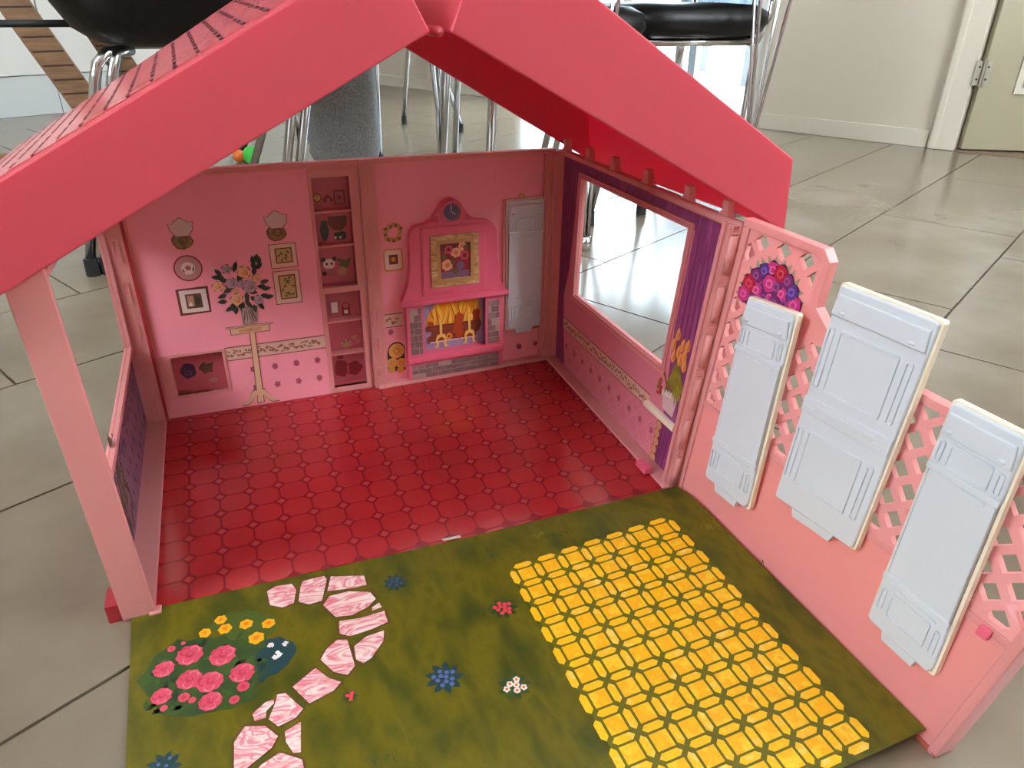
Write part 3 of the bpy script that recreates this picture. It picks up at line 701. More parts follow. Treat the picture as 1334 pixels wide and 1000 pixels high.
D('printed_teapot', [(blob(236, 65, 8, 14, .06, 4, ry=6), 0, 0), (blob(247, 72, 5, 12, .2, 3), 0, 0), (leaf(252, 66, .6, 8, 3), 0, 0), (circ(233, 68, 1.2, 6), 1, 1), (circ(239, 69, 1.2, 6), 1, 1)], [TAN, BLK], SHELF, sw, w_)
D('printed_bag', [(blob(226, 30, 10, 16, .08, 4, ry=14), 0, 0), (blob(243, 28, 12, 18, .08, 5, ry=11), 1, 0), (rect(222, 230, 44, 52), 1, 0), (rect(234, 236, 22, 34), 2, 1)], [DKR, NICHE], SHELF, sw, w_)
D('printed_basket', [(blob(36, 57, 10, 16, .06, 5, ry=11), 0, 0)] + [(circ(33 + 3.2 * (k % 3), 52 + 4 * (k // 3), .9, 6), 1, 1) for k in range(7)], [PUR, DUSK], SHELF, sw, w_)
D('printed_basket', [(blob(58, 57, 9, 16, .15, 5, ry=8), 0, 0), (leaf(53, 62, .8, 13, 3), 1, 1), (leaf(63, 62, .2, 12, 3), 1, 1), (blob(64, 40, 6, 12, .1, 3, ry=3.4), 0, 2)], [BR, DKG, TAN], SHELF, sw, w_)
# wallpaper dado and border
def dado(fn, parent, u0, u1, v0, v1, pu, pv_, uoff, voff, w=.52, skip=None, su=1.0):
    mm = MB(); mt = MB()
    i0, i1 = int((u0 - uoff) / pu) - 2, int((u1 - uoff) / pu) + 2
    for i in range(i0, i1 + 1):
        for j in range(-1, 6):
            u, v = uoff + pu * i, voff + pv_ * j
            if u0 + 4 < u < u1 - 4 and v0 + 3 < v < v1 - 4 and not (skip and skip(u, v)):
                rz_ = MB(); rz_.plate(blob(u, v, 4.6 * su, 10, .18, 5, ry=5.2), w, w + .3); rz_.build('wallpaper_rosette', ROSET, parent, fn=fn)
            for sg in (-1, 1):
                a_ = (u + pu / 2, v); b_ = (u + pu / 2 + sg * pu / 2, v + pv_ / 2); c_ = (u + pu / 2 + sg * pu, v + pv_)
                for p_, q_ in ((a_, b_), (b_, c_)):
                    if u0 < min(p_[0], q_[0]) and max(p_[0], q_[0]) < u1 and v0 <= min(p_[1], q_[1]) and max(p_[1], q_[1]) <= v1 and not (skip and (skip(*p_) or skip(*q_))):
                        d_ = math.hypot(q_[0] - p_[0], q_[1] - p_[1]); nx, ny = -(q_[1] - p_[1]) / d_ * .35, (q_[0] - p_[0]) / d_ * .35
                        mt.plate([(p_[0] + nx, p_[1] + ny), (q_[0] + nx, q_[1] + ny), (q_[0] - nx, q_[1] - ny), (p_[0] - nx, p_[1] - ny)], w - .1, w + .12)
    if mt.v: mt.build('wallpaper_trellis', TREL, parent, fn=fn)
def border(fn, parent, u0, u1, v0, v1, w=.55, den=3.6):
    D('wallpaper_border', [(rect(u0, u1, v0, v1), 0, 0), (rect(u0, u1, v1, v1 + 1.4), 0, 2), (rect(u0, u1, v0 - 1.2, v0), 0, 2)] +
      [(blob(u, (v0 + v1) / 2 + random.uniform(-.22, .22) * (v1 - v0), random.uniform(1.6, 2.9), 9, .25, 4), 1 + .02 * k, 1) for k, u in enumerate([u0 + 3 + den * i for i in range(int((u1 - u0 - 5) / den))])] +
      [(leaf(u, (v0 + v1) / 2 + random.uniform(-.3, .3) * (v1 - v0), random.uniform(-.8, .8), 6, 1.8), 1.5 + .02 * k, 1) for k, u in enumerate([u0 + 4 + den * i for i in range(int((u1 - u0 - 8) / den))])], [BORD, BORDM, BORDL], fn, parent, w, .12)
dado(SHELF, sw, 8, 207, 2, 68, 27, 25.5, 5.5, 28, skip=lambda u, v: u < 88 and v > 24)
border(SHELF, sw, 84, 207, 70, 86)
# sconces, plate, pictures
GOLD = mat('old_gold_print', (150, 112, 66), .5, (110, 78, 44), 120, world=True); GLS = mat('milk_glass_print', (214, 186, 176), .5); OUT = mat('brown_outline_ink', (96, 50, 40), .5)
for cu in (61, 165.5):
    fl = [(cu - 13, 246), (cu - 9, 245), (cu - 5, 249), (cu, 252), (cu + 5, 249), (cu + 9, 246), (cu + 13, 247), (cu + 12, 238), (cu + 7, 231), (cu - 6, 231), (cu - 11, 237)]
    D('printed_sconce', [(blob(cu - 1, 225, 12, 20, .03, 4, ry=10), 0, 2), (blob(cu - 1, 225, 11, 20, .03, 4, ry=9), 1, 0), ([(x + (x - cu) * .05, y + (y - 241) * .07) for x, y in fl], 2, 2), (fl, 3, 1), (circ(cu, 226, 5, 12), 2.2, 2), (circ(cu, 226, 3.8, 12), 2.4, 0)], [GOLD, GLS, OUT], SHELF, sw)
D('printed_plate', [(circ(60.5, 192.5, 15.8, 28), 0, 0), (circ(60.5, 192.5, 14.2, 28), 1, 1), (circ(60.5, 192.5, 7.6, 20), 2, 2), (blob(60.5, 193, 4, 12, .2, 5), 3, 3), (leaf(66, 191, 1.2, 7, 2), 3, 4), (leaf(55, 190, 2, 6, 2), 3, 4)], [DKR, mat('dusky_plate_print', (196, 138, 134), .5), WIN, DUSK, GRN], SHELF, sw)
D('printed_picture', [([(42, 168), (78, 169), (77, 136), (42, 135)], 0, 0), (rect(45, 75, 138, 166), 1, 1), (rect(51, 69, 143, 161), 2, 2), (rect(53, 60, 146, 159), 3, 3), ([(53, 146), (58, 146), (56, 152)], 4, 1), (blob(64, 152, 4, 10, .2, 4, ry=7), 3, 4)], [mat('mahogany_print', (112, 40, 36), .5), WIN, BR, TAN, DKG], SHELF, sw)
for (u0, u1, v0, v1) in ((154, 184, 182, 211), (154, 184, 136, 177)):
    ps = [(rect(u0 - .8, u1 + .8, v0 - .8, v1 + .8), 0, 2), (rect(u0, u1, v0, v1), 1, 0), (rect(u0 + 5.5, u1 - 4.5, v0 + 5.5, v1 - 4.5), 2, 3), (rect(u0 + 7, u1 - 6, v0 + 7, v1 - 6), 3, 1)]
    for k in range(7 if v1 - v0 < 35 else 12):
        ps.append((leaf(random.uniform(u0 + 9, u1 - 8), random.uniform(v0 + 9, v1 - 8), random.uniform(0, 3), 6, 2.4), 4 + .1 * k, 4))
    D('printed_picture', ps, [mat('cream_print', (228, 190, 168), .5), mat('straw_print', (196, 164, 100), .5), OUT, BR, GRN], SHELF, sw)
# pedestal table, vase and bouquet print
CRT = mat('cream_table_print', (226, 178, 142), .5)
tabp = [(rect(90, 145, 111, 113.5), 1, 1), (rect(90.6, 144.4, 111.6, 113), 2, 0), (rect(94, 141, 102.5, 111), 0, 1), (rect(94.8, 140.2, 103.2, 111), 1, 0), (rect(104, 131, 104.5, 109.5), 2, 2), (circ(118, 107, .9, 8), 3, 1),
        ([(116, 103), (123, 103), (121, 5), (112, 5)], 1, 1), ([(116.8, 103), (122.2, 103), (120.2, 6), (112.8, 6)], 2, 0)]
for sg in (-1, 1):
    c0 = 116
    lg = [(c0 + sg * 2, 26), (c0 + sg * 8, 24), (c0 + sg * 14, 12), (c0 + sg * 22, 7), (c0 + sg * 24, 4), (c0 + sg * 16, 4), (c0 + sg * 10, 8), (c0 + sg * 5, 16), (c0 + sg * 2, 17)]
    tabp += [(lg, .5, 1), ([(c0 + (x - c0) * .93 + sg * .8, 14 + (y - 14) * .88) for x, y in lg], 1.2, 0)]
D('printed_table', tabp, [CRT, OUT, mat('cream_drawer_print', (210, 156, 112), .5)], SHELF, sw, .8)
D('printed_vase', [([(110, 138), (131, 138), (128, 116), (123, 114), (110, 114)], 0, 0), ([(112, 136), (122, 136), (120, 116), (113, 116)], 1, 1)] + [(leaf(114 + 2.6 * k, 127, 1.4 + .12 * k, 22, 1.2), 2 + k * .05, 2) for k in range(5)], [mat('grey_glass_print', (168, 130, 124), .5), mat('light_glass_print', (196, 160, 152), .5), DKG], SHELF, sw, .9)
LV = [(137, 197), (133, 195), (140, 194), (133, 189), (139, 187), (133, 182), (112, 189), (92, 184), (89, 178), (94, 178), (143, 167), (144, 158), (139, 161), (141, 149), (92, 154), (91, 147), (102, 139), (98, 137), (105, 134), (135, 136), (127, 134), (120, 149), (99, 160), (121, 140), (113, 138), (96, 174), (146, 147), (110, 142), (128, 146), (115, 175), (128, 155)]
D('printed_leaves', [(leaf(u, v, math.atan2(v - 158, u - 116) + random.uniform(-.5, .5), 11.5 if abs(u - 116) > 10 else 15, 6.2), .03 * k, 0) for k, (u, v) in enumerate(LV)], [mat('bouquet_leaf_ink', (44, 56, 40), .5)], SHELF, sw, 1.0, .1)
LAV = mat('mauve_rose_ink', (186, 150, 158), .5); LAVD = mat('mauve_rose_shade_ink', (142, 104, 116), .5); PEA = mat('peach_rose_ink', (236, 178, 128), .5); PEAD = mat('peach_rose_shade_ink', (206, 128, 84), .5)
for (u, v, r_, k) in [(102, 187, 6, 0), (121, 181, 7.8, 1), (134, 172, 5.2, 1), (105, 169, 7, 0), (125, 163, 8.6, 0), (116, 167, 5, 0), (89, 167, 6.6, 1), (108, 148, 7.8, 1), (133, 145, 6, 0), (109, 159, 3, 1)]:
    D('printed_rose', [(blob(u, v, r_ * 1.06, 16, .08, 5), 0, 2), (blob(u, v, r_, 16, .08, 5), 1, 0), (blob(u + r_ * .1, v, r_ * .55, 11, .12, 3), 2, 1), (blob(u - r_ * .05, v + r_ * .1, r_ * .42, 10, .12, 3), 3, 0), (blob(u, v + r_ * .05, r_ * .16, 7, .1, 3), 4, 1)], [PEA if k else LAV, PEAD if k else LAVD, OUT], SHELF, sw, 1.5, .15)
m = MB(); m.box(60, 92, 1, 2.4, .4, .9); part('base_slot', m, REDP, SHELF, sw)

# ---- fireplace wall ---------------------------------------------
m = MB(); m.plate(rect(0, 262, 0, 304), -7, -4); fwl = part('fireplace_wall', m, PINK, FIRE, bevel=.0006)
m = MB(); m.plate(rect(17, 251, 7, 299), -4.2, -3); part('wallpaper', m, WALLP, FIRE, fwl)
for r_ in (rect(0, 17, 0, 304), rect(251, 264, 0, 304)):
    m = MB(); m.plate(r_, -4.2, 4); part('frame_post', m, PINK, FIRE, fwl, bevel=.001)
m = MB(); m.plate(rect(0, 262, 300, 306), -8, 4); part('top_rail', m, PINK, FIRE, fwl, bevel=.001)
m = MB(); m.plate(rect(4, 262, 0, 7), -5, 9); part('bottom_ledge', m, PINK, FIRE, fwl, bevel=.0015)
m = MB(); m.plate(rect(17, 20, 7, 300), -3.2, 2); part('inner_edge', m, PINK, FIRE, fwl)
m = MB(); m.plate(rect(248, 251, 7, 300), -3.2, 2); part('inner_edge', m, PINK, FIRE, fwl)
dado(FIRE, fwl, 20, 249, 8, 86, 27, 25.5, 28, 52, w=-2.95, skip=lambda u, v: 40 < u < 192 or (u < 46 and v < 66))
border(FIRE, fwl, 21, 46, 85, 102, w=-2.9)
border(FIRE, fwl, 191, 247, 85, 102, w=-2.9)
wp = []
for k in range(26):
    t = 2 * math.pi * k / 26; rr_ = 10.2 + random.uniform(-1.6, 1.6); wp.append((blob(39 + rr_ * math.cos(t), 211.5 + rr_ * math.sin(t), 3.6, 9, .25, 4), .05 * k, k % 3))
D('printed_wreath', wp, [mat('amber_print', (214, 140, 44), .5), OCH, GRN], FIRE, fwl, -2.9)
D('printed_picture', [(rrect(24.5, 50.5, 161, 191, 4), 0, 0), (rrect(26.5, 48.5, 163.5, 189, 3), 1, 1), (rect(32, 43.5, 170.5, 183), 2, 2), (blob(37.5, 177, 4, 10, .2, 5), 3, 3)], [OCH, mat('ivory_print', (236, 206, 190), .5), BR, mat('amber_print', (214, 140, 44), .5)], FIRE, fwl, -2.9)
lgp = [(rect(21, 45, 19, 50), 0, 1), (circ(34, 50, 12, 20), .2, 1)]
for k, (u, v, r_) in enumerate(((34, 49, 11), (27, 32, 7.5), (40, 30, 7.5), (26, 22, 5), (38, 20, 5))): lgp += [(circ(u, v, r_, 18), 1 + .1 * k, 0), (circ(u, v, r_ * .45, 12), 2 + .1 * k, 2), (circ(u, v, r_ * .3, 12), 3, 0)]
D('printed_logs', [(clip(p, rect(20.5, 46, 10, 66)), l, s) for p, l, s in lgp], [mat('log_end_print', (226, 160, 82), .5), BLK, mat('log_ring_print', (196, 120, 54), .5)], FIRE, fwl, -2.9)
clips(FIRE, fwl, 7, [8, 50, 92, 150, 205, 262], 7, 24, 4)
clips(FIRE, fwl, 258, [20, 70, 130, 190, 245], 6, 28, 4)
D('ring_hook', [(circ(217, 245, 5, 14), 0, 0), (circ(217, 245, 2.4, 10), 1, 1)], [OCH, WALLP], FIRE, fwl, -2.9)

# ---- fireplace ---------------------------------------------------
body = [(47, 7), (187, 7), (187, 116), (193, 121), (188, 128), (182, 146), (179, 170), (178, 205), (174, 215), (166, 220), (150, 222), (142, 226), (132, 239), (128, 246), (120, 250.5), (110, 250.5), (102, 246), (98, 239), (88, 226), (80, 222), (66, 219), (60, 214), (57, 205), (57, 170), (53, 146), (46, 128), (42, 121), (48, 116)]
m = MB(); m.plate(body, -3, 9, [rect(72, 161, 43, 113)]); fp = part('fireplace', m, HOTP, FIRE, bevel=.0012)
m = MB(); m.plate([(40, 116), (195, 116), (193, 122), (42, 122)], 8, 15); part('mantel_shelf', m, HOTP, FIRE, fp, bevel=.001)
m = MB(); m.plate(rect(46, 189, 33, 41), 8, 14); part('hearth_shelf', m, HOTP, FIRE, fp, bevel=.001)
m = MB(); m.plate(rect(71, 162, 126, 219), 8.5, 10, [rect(73, 160, 128, 217)]); m.plate(rect(73, 160, 128, 217), 8.5, 11); part('chimney_panel', m, HOTP, FIRE, fp, bevel=.0006)
for pl in ([(78, 222), (99, 232), (99, 236), (84, 226)], ): pass
m = MB(); m.plate(circ(115, 235.5, 15.2, 28), 8.5, 13, [circ(115, 235.5, 11.8, 28)]); part('clock_rim', m, HOTP, FIRE, fp, bevel=.0005)
D('clock_face', [(circ(115, 235.5, 12.2, 28), 0, 0), (circ(115, 235.5, 10.6, 26), 1, 1), (rect(114.4, 115.5, 235.5, 244.5), 2, 2), ([(115, 236), (121.5, 231.8), (121, 231), (114.6, 235)], 2, 2)], [mat('pale_clock_ring', (176, 166, 186), .4), mat('slate_violet_print', (104, 84, 124), .4), WIN], FIRE, fp, 9)
for s_ in (-1, 1):
    c0 = 115; m = MB(); m.plate([(c0 + s_ * 18, 224), (c0 + s_ * 31, 224), (c0 + s_ * 19, 233)], 8.9, 9.4); part('scroll_recess', m, mat('deep_pink_plastic', (206, 78, 104), .35), FIRE, fp)
OAK = mat('oak_frame_print', (222, 184, 128), .45, (168, 118, 70), 60, world=True, stretch=(1, 1, 3), distort=1.5)
OAKD = mat('oak_inner_print', (190, 140, 84), .45)
m = MB(); m.plate(rect(84, 151, 137, 207), 10.9, 13, [rect(97.5, 138.5, 148, 195)]); part('picture_frame', m, OAK, FIRE, fp, bevel=.0008)
m = MB(); m.plate(rect(92, 144, 143, 200.5), 12.6, 13.4, [rect(97, 139, 147.5, 195.5)]); part('picture_slip', m, OAKD, FIRE, fp)
pp = [(rect(97, 139, 147, 196), 0, 0), (rect(97, 139, 147, 157), 1, 1), (rect(97, 139, 186, 196), 1, 6)]
for k, (u, v, r_, s_) in enumerate(((119, 182, 7.5, 2), (107, 166, 8.5, 2), (131, 177, 7, 3), (109, 187, 6.5, 3), (128, 190, 6, 2), (125, 164, 6, 4), (118, 157, 5, 5), (103, 178, 4.5, 5), (115, 170, 4, 5), (133, 188, 4, 5))):
    pp += [(blob(u, v, r_, 14, .1, 6), 2 + .12 * k, s_)]
    if s_ in (2, 3): pp += [(blob(u, v, r_ * .5, 10, .15, 4), 2.06 + .12 * k, 6 if s_ == 3 else 7)]
D('painting', [(clip(p, rect(97, 139, 147, 196)), l, s) for p, l, s in pp], [mat('crimson_paint', (150, 34, 52), .5), mat('mauve_cloth_paint', (130, 92, 120), .5), mat('peach_bloom_paint', (232, 166, 120), .5), mat('rose_bloom_paint', (202, 70, 90), .5), mat('violet_vase_paint', (120, 88, 134), .5), mat('olive_leaf_paint', (96, 92, 44), .5), mat('dark_crimson_paint', (104, 30, 44), .5), mat('orange_bloom_paint', (206, 116, 72), .5)], FIRE, fp, 10.9, .12)
# firebox with flames, logs and andirons
m = MB(); m.box(71, 162, 42, 114, -3.4, -2.6); m.box(71, 72, 43, 113, -2.6, 8.9); m.box(161, 162, 43, 113, -2.6, 8.9); part('firebox', m, mat('lilac_print', (170, 142, 178), .5), FIRE, fp)
FLA = mat('flame_orange_print', (244, 158, 30), .5); FLY = mat('flame_yellow_print', (250, 200, 70), .5); FLD = mat('ember_print', (176, 62, 26), .5); LOG = mat('log_print', (128, 58, 40), .5)
fl = [(77, 84), (84, 98), (90, 104), (96, 113), (152, 113), (155, 100), (158, 88), (156, 72), (150, 64), (88, 64), (79, 74)]
ps = [(fl, 0, 0)]
for k in range(9): ps.append((leaf(90 + 7.5 * k, 92 + 6 * math.sin(k * 1.7), 1.57 + .35 * math.sin(k * 2.1), 34, 5), 1 + .05 * k, 1))
for k in range(9): ps.append((leaf(86 + 8 * k, 90 + 5 * math.cos(k * 1.3), 1.57 + .4 * math.sin(k * 1.6 + 1), 30, 1.3), 2 + .05 * k, 2))
ps += [(blob(151, 84, 7, 14, .15, 4, ry=13), 1.6, 2), (blob(84, 78, 6, 12, .2, 4, ry=9), 1.6, 2)]
D('printed_flames', [(clip(p, rect(72, 161, 43, 113)), l, s) for p, l, s in ps], [FLA, FLY, FLD], FIRE, fp, -2.6, .12)
for k, (u0, u1, v, r_) in enumerate(((76, 158, 74, 4.5), (84, 156, 66, 5), (78, 150, 58, 5.5), (120, 158, 71, 4))):
    D('printed_log', [(rrect(u0, u1, v - r_, v + r_, r_ * .9), 0, 0), (rect(u0 + 6, u1 - 4, v - .5, v + .6), 1, 1), (rect(u0 + 12, u1 - 14, v - 2.8, v - 2), 1, 1)], [LOG, FLD], FIRE, fp, -1.4 + .12 * k, .12)
D('printed_ember', [([(124, 52), (132, 62), (129, 74), (133, 88), (124, 94), (118, 80), (114, 66), (120, 62)], 0, 0), (circ(110, 60, 4.5, 14), 0, 1), (circ(110, 60, 2.4, 12), 1, 0), (rect(82, 152, 53, 55), 0, 2)], [FLD, FLA, WIN], FIRE, fp, -.6, .12)
for cu in (98, 140):
    ap = [(rect(cu - 1.8, cu + 1.8, 62, 84), 0, 0), (circ(cu, 86, 3, 12), 0, 0)]
    for s_ in (-1, 1): ap.append(([(cu, 66), (cu + s_ * 6, 64), (cu + s_ * 8, 57), (cu + s_ * 6.5, 50), (cu + s_ * 11, 46), (cu + s_ * 5, 46), (cu + s_ * 3.5, 52), (cu + s_ * 5, 58), (cu, 61)], .2 + .1 * s_, 0))
    D('printed_andiron', ap, [mat('brass_print', (240, 188, 96), .5)], FIRE, fp, 0, .12)
# brick columns and brick hearth, every brick its own piece
BRK = [mat('brick_grey_print', (142, 106, 104), .55, (120, 88, 90), 90, world=True), mat('brick_mauve_print', (160, 122, 116), .55, (132, 98, 98), 90, world=True), mat('brick_pale_print', (178, 144, 134), .55)]
MORT = mat('mortar_print', (206, 156, 142), .6)
def bricks(u0, u1, v0, v1, bw, bh, skew=0):
    m = MB(); m.plate(rect(u0, u1, v0, v1), 8.9, 9.1); part('mortar', m, MORT, FIRE, fp)
    rows = max(1, round((v1 - v0) / bh)); bh = (v1 - v0) / rows
    for j in range(rows):
        u = u0 - (bw / 2 if j % 2 else 0)
        while u < u1:
            a_, b_ = max(u, u0) + .35, min(u + bw, u1) - .35
            if b_ - a_ > 2: m = MB(); m.plate(rect(a_, b_, v0 + bh * j + .45, v0 + bh * (j + 1) - .45), 9.0, 9.6); part('brick', m, BRK[random.choice((0, 0, 1, 0, 2))], FIRE, fp)
            u += bw
bricks(52, 69, 44, 111, 11.5, 9.6); bricks(164, 182, 44, 109, 11.5, 9.6); bricks(52, 181, 8, 29, 19, 7)

# ---- white fold-down panels ------------------------------------
SHADE = mat('white_plastic_recess', (218, 218, 212), .35)
def ring(mm, u0, u1, v0, v1, r_, t_, w0, w1): mm.plate(rrect(u0, u1, v0, v1, r_), w0, w1, [rrect(u0 + t_, u1 - t_, v0 + t_, v1 - t_, max(.4, r_ - t_))])
def white_panel(fn, W, H, label, double=False, depth=5.0):
    """local mm: u 0..W, v 0..H, w 0..depth"""
    if not double: ol = [(0, .03 * H), (2.5, 0), (W - 2.5, 0), (W, .03 * H), (W, .225 * H), (W - 1.6, .245 * H), (W - 1.6, .745 * H), (W, .765 * H), (W, .985 * H), (W - 2.5, H), (2.5, H), (0, .985 * H), (0, .765 * H), (1.6, .745 * H), (1.6, .245 * H), (0, .225 * H)]
    else: ol = rrect(0, W, 0, H, 3)
    m = MB(); m.plate(ol, 0, depth); t = part('fold_down_panel', m, WHITE, fn, dh, bevel=.0014, label=label)
    m = MB(); ring(m, -1.8, W + 1.8, -1.5, H + 1.5, 3, 2.6, -2.5, depth * .45); part('rim', m, CREAM, fn, t, bevel=.0008, label='yellowed rim around the panel edge')
    m = MB(); m.plate([(1, .885 * H), (W - 1, .885 * H), (W - 2.5, .97 * H), (2.5, .97 * H)], depth - .2, depth + 2.4); part('top_cap', m, WHITE, fn, t, bevel=.0012)
    def frame(v0, v1, side=True):
        a_ = .2 * W if not double else .16 * W; b_ = .80 * W if not double else .80 * W
        m = MB(); ring(m, a_, b_, v0, v1, 2.4, 2.0, depth - .2, depth + 1.5); part('moulding', m, WHITE, fn, t, bevel=.0004)
        m = MB(); m.plate(rrect(a_ + 1.5, b_ - 1.5, v0 + 1.5, v1 - 1.5, 1.4), depth - .1, depth + .25); part('raised_field', m, WHITE, fn, t)
        for c_ in ((.095 * W if not double else .07 * W), (.905 * W if not double else .9 * W)):
            q = 2.6 if not double else 3.2
            m = MB(); ring(m, c_ - q, c_ + q, v0 + 1, v1 - 1, 2.4, 1.3, depth - .2, depth + 1.4); part('moulding', m, WHITE, fn, t, bevel=.0004)
    if not double:
        frame(.655 * H + 20, .655 * H + 42) if False else frame(.775 * H, .87 * H); frame(.075 * H, .195 * H)
        for v in (.745 * H, .225 * H):
            m = MB(); m.plate(rect(0, W, v, v + .028 * H), depth - .3, depth + 1.5); part('cross_band', m, WHITE, fn, t, bevel=.0006)
            m = MB(); m.plate(rrect(.12 * W, .84 * W, v - .022 * H, v - .008 * H, 1), depth - .3, depth + .7); part('moulding', m, WHITE, fn, t, bevel=.0003)
        for s_ in (.02 * W, .955 * W):
            m = MB(); m.plate(rect(s_, s_ + .025 * W, .25 * H, .74 * H), depth - .3, depth + .8); part('edge_bead', m, WHITE, fn, t, bevel=.0003)
    else:
        frame(.57 * H, .84 * H); frame(.12 * H, .39 * H)
        m = MB(); m.plate(rect(0, W, .455 * H, .53 * H), depth - .3, depth + 1.2, ); part('cross_band', m, WHITE, fn, t, bevel=.0006)
        m = MB(); m.plate(rrect(.16 * W, .84 * W, .485 * H, .508 * H, 1.5), depth + 1, depth + 2); part('hinge_bead', m, WHITE, fn, t, bevel=.0005)
        m = MB(); m.plate(rect(0, W, .485 * H, .4895 * H), depth + 1.1, depth + 1.35); part('hinge_line', m, SHADE, fn, t)
    m = MB(); m.plate([(.22 * W, 1), (.78 * W, 1), (.74 * W, -.045 * H), (.26 * W, -.045 * H)], 0, depth * .7); part('pull_tab', m, WHITE, fn, t, bevel=.0008)
    for s_ in (.14 * W, .86 * W):
        m = MB(); m.tube([(s_ - 2.4, .905 * H, depth + 2.6), (s_ + 2.4, .905 * H, depth + 2.6)], 1.4, 8); part('pivot', m, WHITE, fn, t, smooth=True)
    return t
white_panel(lambda p: FIRE((196 + p[0], 58 + p[1], -1 + p[2])), 52, 184, 'small white fold-down panel hanging beside the fireplace')
m = MB(); ring(m, 190, 250.5, 50, 243, 2, 2.5, -3, 1); part('panel_surround', m, PINK, FIRE, fwl, bevel=.0008)

# ---- right window wall -------------------------------------------
WINR = rect(57, 280, 122, 278)
m = MB(); m.plate(rect(-6, 347, 0, 303), -5, 0, [WINR]); rw = part('window_wall', m, PINK, RS, bevel=.0006)
CURT = mat('purple_curtain_print', (150, 66, 118), .45, [(126, 50, 100), (164, 78, 130)], 60, world=True, stretch=(1, 3.5, .35), detail=4)
CURTD = mat('purple_fold_print', (104, 38, 84), .45)
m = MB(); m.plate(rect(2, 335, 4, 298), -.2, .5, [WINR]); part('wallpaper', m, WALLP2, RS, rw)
m = MB(); ring(m, 50, 287, 114, 285, 2, 6.5, .3, 3); part('window_frame', m, PINK, RS, rw, bevel=.001)
m = MB(); ring(m, 52, 285, 116.5, 283, 2, 3.4, 2.8, 3.6); part('window_bead', m, mat('pink_brick_edge', (222, 130, 134), .4), RS, rw)
dado(RS, rw, 28, 300, 4, 58, 27, 32, 13, 37, w=.52, su=.9)
border(RS, rw, 22, 268, 60, 76, den=4.2)
cu = [(4, 4), (36, 4), (24, 80), (22, 110), (34, 150), (42, 230), (44, 284), (60, 284), (150, 284.5), (282, 284), (289, 278), (288, 170), (300, 60), (296, 4), (334, 4), (334, 297), (4, 297)]
D('printed_curtain', [(cu, 0, 0)], [CURT], RS, rw, .55, .15)
fo = []
for k in range(9): fo.append((leaf(66 + 24 * k, 291, 1.5, 13, 1.2), .01 * k, 0))
for k in range(5): fo.append((leaf(298 + 7.5 * k, 215 - 4 * k, 1.57 + .02 * k, 140, 1.6), .2 + .01 * k, 0))
for k in range(4): fo.append((leaf(303 + 7 * k, 30, 1.57, 50, 1.4), .3 + .01 * k, 0))
for k in range(3): fo.append((leaf(14 + 8 * k, 190 + 20 * k, 1.55, 170, 1.5), .4 + .01 * k, 0))
for p_, l_, s_ in fo: D('curtain_fold', [(p_, 0, 0)], [CURTD], RS, rw, .78, .1)
m = MB(); m.plate(rect(266, 329, 64, 70), .5, 7); part('wall_shelf', m, CREAM, RS, rw, bevel=.0005)
D('printed_pot', [([(290, 98), (318, 103), (316, 74), (295, 75)], 0, 0), ([(289, 96), (319, 102), (319, 96), (290, 90)], 1, 1)], [mat('white_pot_print', (214, 178, 178), .5), WIN], RS, rw, .9, .2)
TUL = mat('orange_tulip_print', (232, 150, 84), .5); TULD = mat('tulip_shade_print', (206, 110, 60), .5); TLF = mat('tulip_leaf_print', (150, 132, 44), .5, (120, 108, 40), 90, world=True)
D('printed_tulip_leaves', [(leaf(300 + 2.4 * k, 118 + 5 * math.sin(k), 1.3 + .12 * k, 54, 5), .03 * k, 0) for k in range(8)] + [(leaf(290, 112, 2.2, 26, 3), .3, 0), (leaf(323, 112, .8, 24, 3), .3, 0)], [TLF], RS, rw, 1.2, .2)
for (u, v) in ((298, 168), (294, 155), (309, 160), (317, 163), (304, 150), (315, 150), (318, 140), (297, 142), (309, 143)):
    D('printed_tulip', [(leaf(u, v, 1.57, 17, 9), 0, 0), (leaf(u + 1.5, v - .6, 1.5, 14, 3), 1, 1)], [TUL, TULD], RS, rw, 1.7, .15)
D('printed_berries', [(blob(283 + random.uniform(-4, 4), 88 + 2.2 * k, 3, 8, .2, 4), .05 * k, k % 2) for k in range(9)], [mat('berry_print', (196, 40, 36), .5), TLF], RS, rw, .9, .2)
for k in range(5):
    D('printed_log', [(circ(296 - (k % 2), 8 + 11 * k, 6.2, 14), 0, 1), (circ(296 - (k % 2), 8 + 11 * k, 5.4, 14), 1, 0)], [mat('log_end_print2', (214, 146, 108), .5), BR], RS, rw, .8, .2)
# tray rims of that wall
m = MB(); m.plate(rect(-4, 349, 0, 5), -4, 17); part('bottom_ledge', m, PINK, RS, rw, bevel=.0012)
m = MB(); m.plate(rect(-4, 2, 0, 303), -4, 14); part('frame_post', m, PINK, RS, rw, bevel=.0012)
m = MB(); m.plate(rect(336, 341, 0, 303), -4, 12); part('frame_post', m, PINK, RS, rw, bevel=.0012)
m = MB(); m.plate(rect(-6, 250, 298, 304), -5, 6); part('top_rail', m, PINK, RS, rw, bevel=.001)
m = MB(); m.tube([(215, 301, 5), (352, 301, 5)], 4.2, 12); part('hinge_rod', m, PINK, RS, rw, smooth=True)
for u in (8, 68, 128, 196, 268, 326):
    m = MB(); m.plate([(u - 9, 302), (u + 8, 302), (u + 6, 309), (u + 4, 318), (u - 3, 319), (u - 4, 314), (u - 2, 310)], -4, 4); part('roof_hook', m, PINK, RS, rw, bevel=.0008)
m = MB(); m.plate(rrect(300, 322, 5, 13, 2), 16, 26); part('floor_tab', m, HOTP, RS, rw, bevel=.001)

